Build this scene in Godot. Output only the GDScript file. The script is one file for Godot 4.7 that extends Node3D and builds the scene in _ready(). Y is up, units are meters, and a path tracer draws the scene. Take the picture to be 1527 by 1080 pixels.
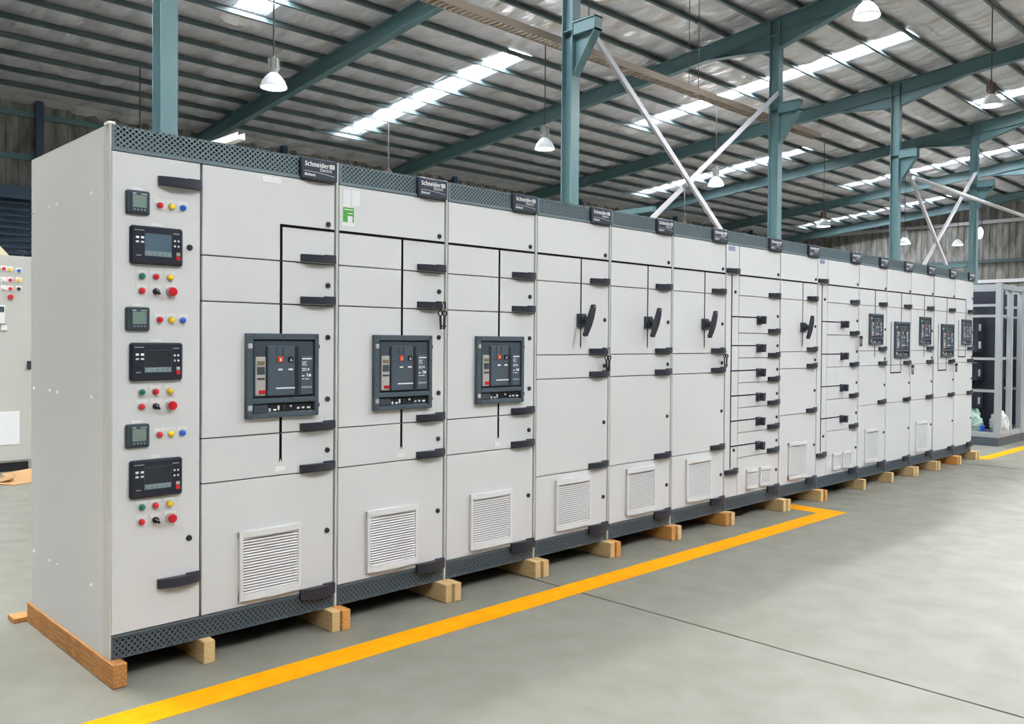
extends Node3D
# A long row of light grey switchboard cubicles on timber blocks in a steel factory hall.
# x runs along the row, y is up, the doors face +z.

const PX_W := 1527.0
const PX_H := 1080.0
const ROW_Y := 0.10        # underside of the cubicles, on the timber
const ROW_D := 1.05        # depth of the cubicles
const BOUNDS := [0.0, 1.070, 1.776, 2.486, 3.195, 3.907, 4.624, 5.477, 6.155, 7.018, 7.674, 8.312, 8.955, 9.630, 10.262]
const COLUMN_X := [-9.75, -3.75, 2.25, 8.25, 14.25, 20.05, 25.6, 31.6]
const COLUMN_Z := -4.9
const HALL_X0 := -14.0
const HALL_X1 := 38.6
const HALL_Z0 := -17.5
const HALL_Z1 := 16.0
const RIDGE_Z := 10.0
const ROOF_Y := 7.85       # roof sheet above the column line
const SLOPE := 0.1
const PURLIN := 0.108      # depth of a purlin

var M := {}
var taken := {}
var shared := {}

# ------------------------------------------------------------------ mesh builder
class MB:
	var v := PackedVector3Array()
	var n := PackedVector3Array()
	func tri(a: Vector3, b: Vector3, c: Vector3) -> void:      # anticlockwise seen from outside
		var k := (b - a).cross(c - a).normalized()
		v.append(a); v.append(c); v.append(b)
		n.append(k); n.append(k); n.append(k)
	func trin(a: Vector3, b: Vector3, c: Vector3, na: Vector3, nb: Vector3, nc: Vector3) -> void:
		v.append(a); v.append(c); v.append(b)
		n.append(na); n.append(nc); n.append(nb)
	func quad(a: Vector3, b: Vector3, c: Vector3, d: Vector3) -> void:
		tri(a, b, c); tri(a, c, d)
	func box(p: Vector3, q: Vector3) -> void:
		quad(Vector3(p.x, p.y, q.z), Vector3(q.x, p.y, q.z), Vector3(q.x, q.y, q.z), Vector3(p.x, q.y, q.z))
		quad(Vector3(q.x, p.y, p.z), Vector3(p.x, p.y, p.z), Vector3(p.x, q.y, p.z), Vector3(q.x, q.y, p.z))
		quad(Vector3(p.x, p.y, p.z), Vector3(p.x, p.y, q.z), Vector3(p.x, q.y, q.z), Vector3(p.x, q.y, p.z))
		quad(Vector3(q.x, p.y, q.z), Vector3(q.x, p.y, p.z), Vector3(q.x, q.y, p.z), Vector3(q.x, q.y, q.z))
		quad(Vector3(p.x, q.y, q.z), Vector3(q.x, q.y, q.z), Vector3(q.x, q.y, p.z), Vector3(p.x, q.y, p.z))
		quad(Vector3(p.x, p.y, p.z), Vector3(q.x, p.y, p.z), Vector3(q.x, p.y, q.z), Vector3(p.x, p.y, q.z))
	# box turned by a basis about its centre
	func obox(c: Vector3, size: Vector3, b: Basis) -> void:
		var m := MB.new()
		m.box(-size / 2.0, size / 2.0)
		for i in m.v.size():
			v.append(c + b * m.v[i]); n.append(b * m.n[i])
	# bar of width w (sideways) and height h between two points
	func bar(p: Vector3, q: Vector3, w: float, h: float, up := Vector3.UP) -> void:
		var z := (q - p).normalized()
		if absf(z.dot(up)) > 0.99:
			up = Vector3.RIGHT
		var x := up.cross(z).normalized()
		var y := z.cross(x)
		obox((p + q) / 2.0, Vector3(w, h, p.distance_to(q)), Basis(x, y, z))
	# box whose front (+z) edges and sides are chamfered
	func cbox(p: Vector3, q: Vector3, b: float) -> void:
		var o := [Vector2(p.x + b, p.y), Vector2(q.x - b, p.y), Vector2(q.x, p.y + b), Vector2(q.x, q.y - b), Vector2(q.x - b, q.y), Vector2(p.x + b, q.y), Vector2(p.x, q.y - b), Vector2(p.x, p.y + b)]
		var i := []
		var c := Vector2((p.x + q.x) / 2.0, (p.y + q.y) / 2.0)
		for k in o:
			i.append(Vector2(clampf(k.x, p.x + b, q.x - b), clampf(k.y, p.y + b, q.y - b)))
		for k in 8:
			var l := (k + 1) % 8
			quad(Vector3(o[k].x, o[k].y, p.z), Vector3(o[l].x, o[l].y, p.z), Vector3(o[l].x, o[l].y, q.z - b), Vector3(o[k].x, o[k].y, q.z - b))
			quad(Vector3(o[k].x, o[k].y, q.z - b), Vector3(o[l].x, o[l].y, q.z - b), Vector3(i[l].x, i[l].y, q.z), Vector3(i[k].x, i[k].y, q.z))
			tri(Vector3(i[k].x, i[k].y, q.z), Vector3(i[l].x, i[l].y, q.z), Vector3(c.x, c.y, q.z))
			tri(Vector3(o[l].x, o[l].y, p.z), Vector3(o[k].x, o[k].y, p.z), Vector3(c.x, c.y, p.z))
	func cyl(p: Vector3, q: Vector3, r0: float, r1: float, seg := 12, caps := true) -> void:
		var z := (q - p).normalized()
		var x := (Vector3.RIGHT if absf(z.x) < 0.9 else Vector3.UP).cross(z).normalized()
		var y := z.cross(x)
		for k in seg:
			var a := TAU * k / seg
			var b := TAU * (k + 1) / seg
			var da := x * cos(a) + y * sin(a)
			var db := x * cos(b) + y * sin(b)
			trin(p + da * r0, p + db * r0, q + db * r1, da, db, db)
			trin(p + da * r0, q + db * r1, q + da * r1, da, db, da)
			if caps:
				tri(q, q + da * r1, q + db * r1)
				tri(p, p + db * r0, p + da * r0)
	# turned shape about a vertical axis, profile of (radius, y)
	func lathe(c: Vector3, prof: Array, seg := 24, axis := Basis.IDENTITY) -> void:
		for i in prof.size() - 1:
			var a: Vector2 = prof[i]
			var b: Vector2 = prof[i + 1]
			var d := b - a
			var nn := Vector2(d.y, -d.x).normalized()
			for k in seg:
				var t := TAU * k / seg
				var u := TAU * (k + 1) / seg
				var e := Vector3(cos(t), 0, -sin(t))
				var g := Vector3(cos(u), 0, -sin(u))
				var ne := axis * (e * nn.x + Vector3.UP * nn.y)
				var ng := axis * (g * nn.x + Vector3.UP * nn.y)
				var p0 := c + axis * (e * a.x + Vector3.UP * a.y)
				var p1 := c + axis * (g * a.x + Vector3.UP * a.y)
				var p2 := c + axis * (g * b.x + Vector3.UP * b.y)
				var p3 := c + axis * (e * b.x + Vector3.UP * b.y)
				if a.x > 1e-5:
					trin(p0, p1, p2, ne, ng, ng)
				if b.x > 1e-5:
					trin(p0, p2, p3, ne, ng, ne)
	# block with a front that bulges towards +z between its ends
	func bow(x0: float, x1: float, y0: float, y1: float, zb: float, ze: float, zm: float, seg := 10) -> void:
		var pts := []
		for k in seg + 1:
			var t := float(k) / seg
			pts.append(Vector2(lerpf(x0, x1, t), ze + (zm - ze) * (1.0 - pow(2.0 * t - 1.0, 2.0))))
		for k in seg:
			var a: Vector2 = pts[k]
			var b: Vector2 = pts[k + 1]
			quad(Vector3(a.x, y0, a.y), Vector3(b.x, y0, b.y), Vector3(b.x, y1, b.y), Vector3(a.x, y1, a.y))
			quad(Vector3(a.x, y1, a.y), Vector3(b.x, y1, b.y), Vector3(b.x, y1, zb), Vector3(a.x, y1, zb))
			quad(Vector3(a.x, y0, zb), Vector3(b.x, y0, zb), Vector3(b.x, y0, b.y), Vector3(a.x, y0, a.y))
		quad(Vector3(x0, y0, zb), Vector3(x0, y0, ze), Vector3(x0, y1, ze), Vector3(x0, y1, zb))
		quad(Vector3(x1, y0, ze), Vector3(x1, y0, zb), Vector3(x1, y1, zb), Vector3(x1, y1, ze))
	# extruded polygon in x-y (anticlockwise, convex), from z0 to z1
	func plate(poly: Array, z0: float, z1: float) -> void:
		var c := Vector2.ZERO
		for p in poly: c += p
		c /= poly.size()
		for k in poly.size():
			var a: Vector2 = poly[k]
			var b: Vector2 = poly[(k + 1) % poly.size()]
			tri(Vector3(a.x, a.y, z1), Vector3(b.x, b.y, z1), Vector3(c.x, c.y, z1))
			tri(Vector3(b.x, b.y, z0), Vector3(a.x, a.y, z0), Vector3(c.x, c.y, z0))
			quad(Vector3(a.x, a.y, z0), Vector3(b.x, b.y, z0), Vector3(b.x, b.y, z1), Vector3(a.x, a.y, z1))
	# plate in x-y with a grid of round holes of radius r
	func perforated(x0: float, x1: float, y0: float, y1: float, z0: float, z1: float, pitch: float, r: float) -> void:
		var nx := int(round((x1 - x0) / pitch))
		var ny := int(round((y1 - y0) / pitch))
		var px := (x1 - x0) / nx
		var py := (y1 - y0) / ny
		for i in nx:
			for j in ny:
				var c := Vector2(x0 + (i + 0.5) * px, y0 + (j + 0.5) * py)
				for k in 8:
					var a := TAU * (k + 0.5) / 8.0
					var b := TAU * (k + 1.5) / 8.0
					var ea := Vector2(cos(a), sin(a))
					var eb := Vector2(cos(b), sin(b))
					var oa := c + Vector2(ea.x * px / 2.0, ea.y * py / 2.0) / maxf(absf(ea.x), absf(ea.y))
					var ob := c + Vector2(eb.x * px / 2.0, eb.y * py / 2.0) / maxf(absf(eb.x), absf(eb.y))
					var ia := c + ea * r
					var ib := c + eb * r
					quad(Vector3(ia.x, ia.y, z1), Vector3(oa.x, oa.y, z1), Vector3(ob.x, ob.y, z1), Vector3(ib.x, ib.y, z1))
					if k % 2 == 1:
						var m := Vector2(signf(ea.x), signf(ea.y))
						m = c + Vector2(signf(ea.x + eb.x) if absf(ea.x + eb.x) > 0.1 else 0.0, signf(ea.y + eb.y) if absf(ea.y + eb.y) > 0.1 else 0.0) * Vector2(px, py) / 2.0
						tri(Vector3(oa.x, oa.y, z1), Vector3(m.x, m.y, z1), Vector3(ob.x, ob.y, z1))
					quad(Vector3(ib.x, ib.y, z1), Vector3(ib.x, ib.y, z0), Vector3(ia.x, ia.y, z0), Vector3(ia.x, ia.y, z1))
	func mesh() -> ArrayMesh:
		var a := []
		a.resize(Mesh.ARRAY_MAX)
		a[Mesh.ARRAY_VERTEX] = v
		a[Mesh.ARRAY_NORMAL] = n
		var m := ArrayMesh.new()
		m.add_surface_from_arrays(Mesh.PRIMITIVE_TRIANGLES, a)
		return m

# ------------------------------------------------------------------ scene helpers
func numbered(called: String) -> String:
	if not taken.has(called):
		taken[called] = 0
		return called
	taken[called] += 1
	return "%s_%03d" % [called, taken[called]]

func tag(o: Node, label: String, category: String, group := "", kind := "") -> void:
	o.set_meta("label", label)
	o.set_meta("category", category)
	if group != "": o.set_meta("group", group)
	if kind != "": o.set_meta("kind", kind)

func thing(called: String, at: Vector3, label: String, category: String, group := "", kind := "") -> Node3D:
	var o := Node3D.new()
	o.name = numbered(called)
	add_child(o)
	o.position = at
	tag(o, label, category, group, kind)
	return o

func put(called: String, mesh: Mesh, mat: Material, parent: Node, at := Vector3.ZERO) -> MeshInstance3D:
	var o := MeshInstance3D.new()
	o.name = numbered(called) if parent == self else called
	o.mesh = mesh
	o.material_override = mat
	if called in ["print", "screws", "dial", "rib"]:
		o.set_meta("kind", "stuff")          # print and fixings too small to pick apart
	parent.add_child(o, true)
	o.position = at
	return o

func hub(called: String, parent: Node, at := Vector3.ZERO) -> Node3D:
	var o := Node3D.new()
	o.name = called
	parent.add_child(o, true)
	o.position = at
	return o

func bx(p: Vector3, q: Vector3) -> ArrayMesh:
	var m := MB.new(); m.box(p, q); return m.mesh()

func cb(p: Vector3, q: Vector3, b: float) -> ArrayMesh:
	var m := MB.new(); m.cbox(p, q, b); return m.mesh()

# ------------------------------------------------------------------ materials
func noise_image(size: int, seed_: int, freq: float, octaves: int, ramp: Gradient, aspect := 1.0) -> ImageTexture:
	var f := FastNoiseLite.new()
	f.seed = seed_; f.frequency = freq
	f.noise_type = FastNoiseLite.TYPE_SIMPLEX_SMOOTH
	f.fractal_octaves = octaves
	var w := size
	var h := int(size / aspect)
	var g := f.get_image(w / 2, h / 2, false, false, true)      # mirrored below, so that it repeats without seams
	g.convert(Image.FORMAT_RGBA8)
	var out := Image.create(w, h, false, Image.FORMAT_RGBA8)
	for y in h:
		for x in w:
			out.set_pixel(x, y, ramp.sample(g.get_pixel(x if x < w / 2 else w - 1 - x, y if y < h / 2 else h - 1 - y).r))
	return ImageTexture.create_from_image(out)

func ramp(stops: Array) -> Gradient:
	var g := Gradient.new()
	var o := PackedFloat32Array()
	var c := PackedColorArray()
	for s in stops:
		o.append(s[0]); c.append(s[1])
	g.offsets = o; g.colors = c
	return g

func rgb(r: float, g: float, b: float) -> Color:
	return Color(r / 255.0, g / 255.0, b / 255.0)

func mat(c: Color, rough := 0.5, metal := 0.0) -> StandardMaterial3D:
	var m := StandardMaterial3D.new()
	m.albedo_color = c
	m.roughness = rough
	m.metallic = metal
	return m

func tri_tex(m: StandardMaterial3D, t: Texture2D, scale: Vector3, world := false) -> StandardMaterial3D:
	m.albedo_texture = t
	m.uv1_triplanar = true
	m.uv1_world_triplanar = world
	m.uv1_scale = scale
	return m

func wood(seed_: int, light: Color, dark: Color) -> StandardMaterial3D:
	var t := noise_image(256, seed_, 0.02, 4, ramp([[0.0, light.lerp(dark, 0.7)], [0.45, light.lerp(dark, 0.3)], [0.6, light], [1.0, light.lightened(0.06)]]))
	return tri_tex(mat(Color.WHITE, 0.75), t, Vector3(18.0, 18.0, 1.2))

func make_materials() -> void:
	M.paint = mat(rgb(219, 220, 219), 0.42)
	M.body = mat(rgb(214, 214, 208), 0.25)
	M.side = mat(rgb(224, 224, 221), 0.24)
	M.old_paint = mat(rgb(190, 191, 184), 0.4)
	M.post = mat(rgb(200, 206, 197), 0.45)
	M.gasket = mat(rgb(52, 56, 62), 0.7)
	M.slate = mat(rgb(84, 97, 106), 0.42, 0.2)
	M.cornice = mat(rgb(112, 130, 136), 0.42, 0.15)
	M.plate = mat(rgb(46, 56, 70), 0.4)
	M.handle = mat(rgb(40, 42, 54), 0.38)
	M.black = mat(rgb(20, 20, 26), 0.5)
	M.tape = mat(rgb(12, 12, 15), 0.6)
	M.tape.metallic_specular = 0.2
	M.white = mat(rgb(236, 236, 234), 0.5)
	M.tag = mat(rgb(230, 231, 229), 0.5)
	M.print = mat(rgb(235, 238, 240), 0.6)
	M.grey_print = mat(rgb(150, 156, 160), 0.6)
	M.vent = mat(rgb(226, 227, 226), 0.5)
	M.filter = mat(rgb(158, 162, 164), 0.8)
	M.bezel = mat(rgb(70, 84, 94), 0.5)
	M.face = mat(rgb(58, 70, 80), 0.5)
	M.face_light = mat(rgb(72, 85, 96), 0.45)
	M.unit = mat(rgb(176, 174, 166), 0.5)
	M.tan = mat(rgb(120, 112, 92), 0.4)
	M.red = mat(rgb(206, 22, 38), 0.3)
	M.orange = mat(rgb(226, 78, 30), 0.4)
	M.yellow = mat(rgb(244, 206, 24), 0.3)
	M.blue = mat(rgb(24, 96, 214), 0.3)
	M.green = mat(rgb(22, 110, 92), 0.3)
	M.sticker_green = mat(rgb(72, 160, 62), 0.5)
	M.screen_blue = mat(rgb(84, 108, 122), 0.25)
	M.screen_green = mat(rgb(122, 142, 134), 0.3)
	M.screen_dark = mat(rgb(46, 50, 56), 0.2)
	M.screen_band = mat(rgb(128, 146, 152), 0.3)
	M.controller = mat(rgb(30, 34, 48), 0.4)
	M.meter = mat(rgb(52, 66, 74), 0.45)
	M.sticker = mat(rgb(136, 142, 168), 0.4)
	M.doc = mat(rgb(232, 234, 236), 0.4)
	M.zinc = mat(rgb(196, 196, 190), 0.4, 0.3)
	M.line = tri_tex(mat(Color.WHITE, 0.75), noise_image(256, 21, 0.03, 4, ramp([[0.0, rgb(230, 150, 2)], [0.6, rgb(238, 160, 0)], [1.0, rgb(241, 164, 2)]])), Vector3(0.9, 0.9, 0.9), true)
	M.line.metallic_specular = 0.25
	M.wood_pale = wood(3, rgb(222, 192, 138), rgb(186, 148, 92))
	M.wood_orange = wood(4, rgb(220, 158, 84), rgb(186, 116, 46))
	M.wood_brown = wood(5, rgb(190, 134, 74), rgb(140, 88, 42))
	M.carton = mat(rgb(184, 146, 100), 0.85)
	M.steel = mat(rgb(90, 122, 127), 0.45)
	M.purlin = mat(rgb(86, 102, 104), 0.5, 0.1)
	M.brace = mat(rgb(192, 192, 196), 0.5)
	M.tray = mat(rgb(132, 118, 104), 0.6)
	M.wire = mat(rgb(70, 66, 64), 0.6)
	M.shutter = mat(rgb(50, 72, 94), 0.5)
	M.frame_steel = mat(rgb(176, 184, 188), 0.4, 0.2)
	M.copper = mat(rgb(184, 98, 60), 0.35, 0.6)
	M.device = mat(rgb(40, 46, 62), 0.5)
	M.lamp_body = mat(rgb(150, 152, 148), 0.5)
	M.lamp_brown = mat(rgb(96, 76, 66), 0.6)
	M.lamp_shade = mat(rgb(214, 216, 216), 0.35)
	M.lamp_glow = mat(rgb(214, 216, 216), 0.35)
	M.lamp_glow.emission_enabled = true
	M.lamp_glow.emission = Color(0.9, 0.95, 1.0)
	M.lamp_glow.emission_energy_multiplier = 0.35
	M.bag = mat(rgb(226, 230, 226), 0.45)
	M.bag_green = mat(rgb(190, 222, 206), 0.45)
	M.bag_pink = mat(rgb(226, 120, 150), 0.45)
	M.cream = mat(rgb(222, 214, 178), 0.6)
	# concrete floor: fine mottling, scuffs and a sealed surface
	var ft := noise_image(1024, 11, 0.02, 7, ramp([[0.0, rgb(126, 125, 113)], [0.5, rgb(132, 131, 120)], [1.0, rgb(137, 136, 126)]]))
	M.floor = tri_tex(mat(Color.WHITE, 1.0), ft, Vector3.ONE / 5.3, true)
	M.floor.roughness_texture = noise_image(512, 12, 0.03, 6, ramp([[0.0, Color(0.34, 0.34, 0.34)], [1.0, Color(0.5, 0.5, 0.5)]]))
	M.floor.metallic_specular = 0.35
	M.joint = mat(rgb(52, 50, 46), 0.9)
	# insulation foil under the roof, with brownish stains
	var rt := noise_image(512, 13, 0.012, 5, ramp([[0.0, rgb(184, 172, 160)], [0.25, rgb(214, 210, 212)], [0.5, rgb(224, 223, 230)], [1.0, rgb(232, 232, 240)]]))
	M.foil = tri_tex(mat(Color.WHITE, 0.36, 0.35), rt, Vector3.ONE / 4.7, true)
	M.roof = mat(rgb(120, 124, 124), 0.7)
	var wt := noise_image(512, 14, 0.014, 5, ramp([[0.0, rgb(84, 80, 72)], [0.4, rgb(122, 120, 114)], [1.0, rgb(162, 164, 164)]]))
	M.wall = tri_tex(mat(Color.WHITE, 0.6, 0.1), wt, Vector3(0.5, 0.12, 0.5), true)
	M.pane = mat(Color(0.96, 0.98, 1.0, 0.3), 0.1)
	M.pane.transparency = BaseMaterial3D.TRANSPARENCY_ALPHA
	M.lens = mat(rgb(240, 244, 255), 0.4)
	M.lens.emission_enabled = true
	M.lens.emission = Color(0.95, 0.97, 1.0)
	M.lens.emission_energy_multiplier = 6.0
	M.lens_off = mat(rgb(190, 194, 196), 0.3)

# ------------------------------------------------------------------ lettering
func text_mesh(s: String, width: float, weight: int) -> Array:    # [mesh, scale]
	var f := SystemFont.new()
	f.font_names = PackedStringArray(["Droid Sans"])
	f.font_weight = weight
	var t := TextMesh.new()
	t.text = s
	t.font = f
	t.font_size = 48
	t.pixel_size = 0.01
	t.depth = 0.02
	t.curve_step = 3.0
	var k := width / maxf(t.get_aabb().size.x, 0.01)
	return [t, k]

func lettering(called: String, s: String, width: float, tall: float, at: Vector3, m: Material, parent: Node, weight := 700) -> void:
	var key := "text " + s
	if not shared.has(key):
		shared[key] = text_mesh(s, width, weight)
	var o := put(called, shared[key][0], m, parent, at)
	var k: float = shared[key][1]
	o.scale = Vector3(k, k * tall, k)

# ------------------------------------------------------------------ parts of a cubicle
func lock_mesh() -> ArrayMesh:
	if not shared.has("lock"):
		var m := MB.new()
		m.cyl(Vector3(0, 0, 0), Vector3(0, 0, 0.006), 0.0135, 0.0125, 14)
		m.cyl(Vector3(0, 0, 0.006), Vector3(0, 0, 0.009), 0.008, 0.007, 10)
		shared["lock"] = m.mesh()
	return shared["lock"]

func handle_mesh(len_: float, tall: float) -> ArrayMesh:
	var key := "handle %.3f %.3f" % [len_, tall]
	if not shared.has(key):
		var m := MB.new()
		m.bow(-len_, 0, 0, tall, 0.0, 0.014, 0.036, 12)
		m.cbox(Vector3(-0.062, tall - 0.002, 0.0), Vector3(-0.002, tall + 0.006, 0.016), 0.002)
		shared[key] = m.mesh()
	return shared[key]

func vent_mesh(w: float, h: float) -> ArrayMesh:
	var key := "vent %.3f %.3f" % [w, h]
	if not shared.has(key):
		var m := MB.new()
		var e := minf(0.02, w * 0.09)
		m.cbox(Vector3(0, 0, 0), Vector3(e, h, 0.017), 0.004)
		m.cbox(Vector3(w - e, 0, 0), Vector3(w, h, 0.017), 0.004)
		m.bow(0, w, 0, e * 1.5, 0.0, 0.015, 0.027, 12)
		m.bow(0, w, h - e * 1.4, h, 0.0, 0.015, 0.027, 12)
		var n := maxi(6, int(round((h - e * 2.9) / 0.0132)))
		var d := (h - e * 2.9) / n
		for k in n:
			var y := e * 1.5 + d * (k + 0.5)
			m.obox(Vector3(w / 2, y, 0.0115), Vector3(w - 2 * e, d * 0.62, 0.005), Basis(Vector3.RIGHT, -0.35))
		m.cyl(Vector3(w / 2, e * 0.75, 0.02), Vector3(w / 2, e * 0.75, 0.0295), 0.004, 0.004, 8)
		shared[key] = m.mesh()
	return shared[key]

func breaker(parent: Node, x: float, y: float, w: float, h: float) -> void:
	# x, y: lower left corner on the door; u to the right, v downwards in shares of the size
	var b := hub("circuit_breaker", parent, Vector3(x, y, 0))
	var u := func(a: float) -> float: return a * w
	var t := func(a: float) -> float: return h - a * h
	var m := MB.new()
	var z := 0.024
	m.cbox(Vector3(0, 0, 0), Vector3(u.call(0.085), h, z), 0.003)
	m.cbox(Vector3(u.call(0.94), 0, 0), Vector3(w, h, z), 0.003)
	m.cbox(Vector3(u.call(0.08), t.call(0.072), 0), Vector3(u.call(0.945), h, z), 0.003)
	m.cbox(Vector3(u.call(0.08), t.call(0.83), 0), Vector3(u.call(0.945), t.call(0.765), z), 0.003)
	m.cbox(Vector3(u.call(0.08), 0, 0), Vector3(u.call(0.945), t.call(0.945), z), 0.003)
	put("bezel", m.mesh(), M.bezel, b)
	m = MB.new()
	for p in [[0.04, 0.04], [0.5, 0.035], [0.965, 0.04], [0.04, 0.35], [0.965, 0.35], [0.04, 0.66], [0.965, 0.66], [0.5, 0.97], [0.04, 0.97], [0.965, 0.97]]:
		m.cyl(Vector3(u.call(p[0]), t.call(p[1]), z - 0.002), Vector3(u.call(p[0]), t.call(p[1]), z + 0.002), 0.004, 0.0035, 8)
	put("screws", m.mesh(), M.handle, b)
	put("recess", bx(Vector3(u.call(0.07), u.call(0.07), -0.002), Vector3(u.call(0.95), t.call(0.06), 0.003)), M.black, b)
	put("faceplate", cb(Vector3(u.call(0.098), t.call(0.752), 0.0), Vector3(u.call(0.928), t.call(0.088), 0.016), 0.003), M.face, b)
	put("centre_cover", cb(Vector3(u.call(0.275), t.call(0.742), 0.01), Vector3(u.call(0.648), t.call(0.145), 0.026), 0.004), M.face_light, b)
	m = MB.new()
	for a in [0.385, 0.478]:
		m.box(Vector3(u.call(a), t.call(0.262), 0.026), Vector3(u.call(a + 0.008), t.call(0.15), 0.029))
	m.box(Vector3(u.call(0.285), t.call(0.352), 0.026), Vector3(u.call(0.385), t.call(0.345), 0.028))
	put("rib", m.mesh(), M.face, b)
	put("slot", bx(Vector3(u.call(0.655), t.call(0.735), 0.012), Vector3(u.call(0.715), t.call(0.155), 0.0165)), M.black, b)
	put("slot", bx(Vector3(u.call(0.255), t.call(0.742), 0.012), Vector3(u.call(0.272), t.call(0.155), 0.0165)), M.black, b)
	put("side_cover", cb(Vector3(u.call(0.735), t.call(0.742), 0.01), Vector3(u.call(0.915), t.call(0.27), 0.021), 0.003), M.face_light, b)
	put("trip_unit", cb(Vector3(u.call(0.115), t.call(0.735), 0.01), Vector3(u.call(0.25), t.call(0.275), 0.024), 0.003), M.unit, b)
	put("display", bx(Vector3(u.call(0.135), t.call(0.375), 0.022), Vector3(u.call(0.232), t.call(0.328), 0.0255)), M.tan, b)
	put("dial_panel", bx(Vector3(u.call(0.133), t.call(0.485), 0.022), Vector3(u.call(0.236), t.call(0.395), 0.0255)), M.face, b)
	m = MB.new()
	for k in 3:
		m.cyl(Vector3(u.call(0.15 + 0.035 * k), t.call(0.535), 0.022), Vector3(u.call(0.15 + 0.035 * k), t.call(0.535), 0.028), 0.006, 0.005, 10)
	put("dial", m.mesh(), M.face, b)
	put("test_cover", cb(Vector3(u.call(0.155), t.call(0.712), 0.02), Vector3(u.call(0.248), t.call(0.668), 0.028), 0.002), M.red, b)
	put("push_button", cb(Vector3(u.call(0.405), t.call(0.345), 0.022), Vector3(u.call(0.476), t.call(0.272), 0.032), 0.003), M.orange, b)
	put("push_button", cb(Vector3(u.call(0.552), t.call(0.345), 0.022), Vector3(u.call(0.623), t.call(0.272), 0.032), 0.003), M.black, b)
	m = MB.new()
	for p in [[0.43, 0.295, 0.45, 0.33], [0.578, 0.3, 0.592, 0.315], [0.57, 0.322, 0.604, 0.33], [0.415, 0.418, 0.474, 0.44], [0.556, 0.418, 0.62, 0.44], [0.385, 0.643, 0.648, 0.66], [0.756, 0.295, 0.892, 0.312]]:
		var zz := 0.0326 if p[1] < 0.4 and p[0] < 0.7 else 0.0266
		if p[0] > 0.7: zz = 0.0216
		m.box(Vector3(u.call(p[0]), t.call(p[3]), zz - 0.001), Vector3(u.call(p[2]), t.call(p[1]), zz))
	for p in [[0.756, 0.336, 0.83, 0.344], [0.756, 0.356, 0.81, 0.364], [0.756, 0.376, 0.83, 0.384], [0.756, 0.418, 0.82, 0.428], [0.835, 0.422, 0.86, 0.445], [0.756, 0.44, 0.82, 0.45], [0.756, 0.505, 0.79, 0.52], [0.825, 0.48, 0.838, 0.522], [0.85, 0.49, 0.885, 0.522], [0.756, 0.545, 0.79, 0.555], [0.8, 0.545, 0.86, 0.555]]:
		m.box(Vector3(u.call(p[0]), t.call(p[3]), 0.0206), Vector3(u.call(p[2]), t.call(p[1]), 0.0216))
	put("print", m.mesh(), M.print, b)
	put("print", bx(Vector3(u.call(0.75), t.call(0.662), 0.0206), Vector3(u.call(0.895), t.call(0.638), 0.0216)), M.grey_print, b)
	# lower window with sliding locks
	put("lock_panel", bx(Vector3(u.call(0.1), t.call(0.925), 0.0), Vector3(u.call(0.92), t.call(0.845), 0.009)), M.black, b)
	put("lock_cover", cb(Vector3(u.call(0.1), t.call(0.935), 0.004), Vector3(u.call(0.29), t.call(0.845), 0.016), 0.002), M.face, b)
	m = MB.new()
	for p in [[0.31, 0.89, 0.335, 0.925], [0.37, 0.9, 0.41, 0.922], [0.43, 0.862, 0.455, 0.918], [0.6, 0.862, 0.625, 0.885], [0.7, 0.89, 0.735, 0.912], [0.77, 0.888, 0.805, 0.91], [0.845, 0.89, 0.89, 0.912]]:
		m.box(Vector3(u.call(p[0]), t.call(p[3]), 0.008), Vector3(u.call(p[2]), t.call(p[1]), 0.013))
	put("print", m.mesh(), M.print, b)
	m = MB.new()
	m.cyl(Vector3(u.call(0.51), t.call(0.89), 0.008), Vector3(u.call(0.51), t.call(0.89), 0.018), 0.011, 0.01, 12)
	m.cyl(Vector3(u.call(0.69), t.call(0.88), 0.008), Vector3(u.call(0.69), t.call(0.88), 0.015), 0.008, 0.007, 10)
	put("key_lock", m.mesh(), M.handle, b)
	for a in [0.12, 0.845]:
		put("hinge_clip", cb(Vector3(u.call(0.012), t.call(a + 0.062), 0.022), Vector3(u.call(0.068), t.call(a), 0.03), 0.003), M.zinc, b)
	for a in [0.13, 0.85]:
		put("catch", cb(Vector3(w - 0.004, t.call(a + 0.05), 0.0), Vector3(w + 0.007, t.call(a), 0.02), 0.002), M.handle, b)

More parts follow.
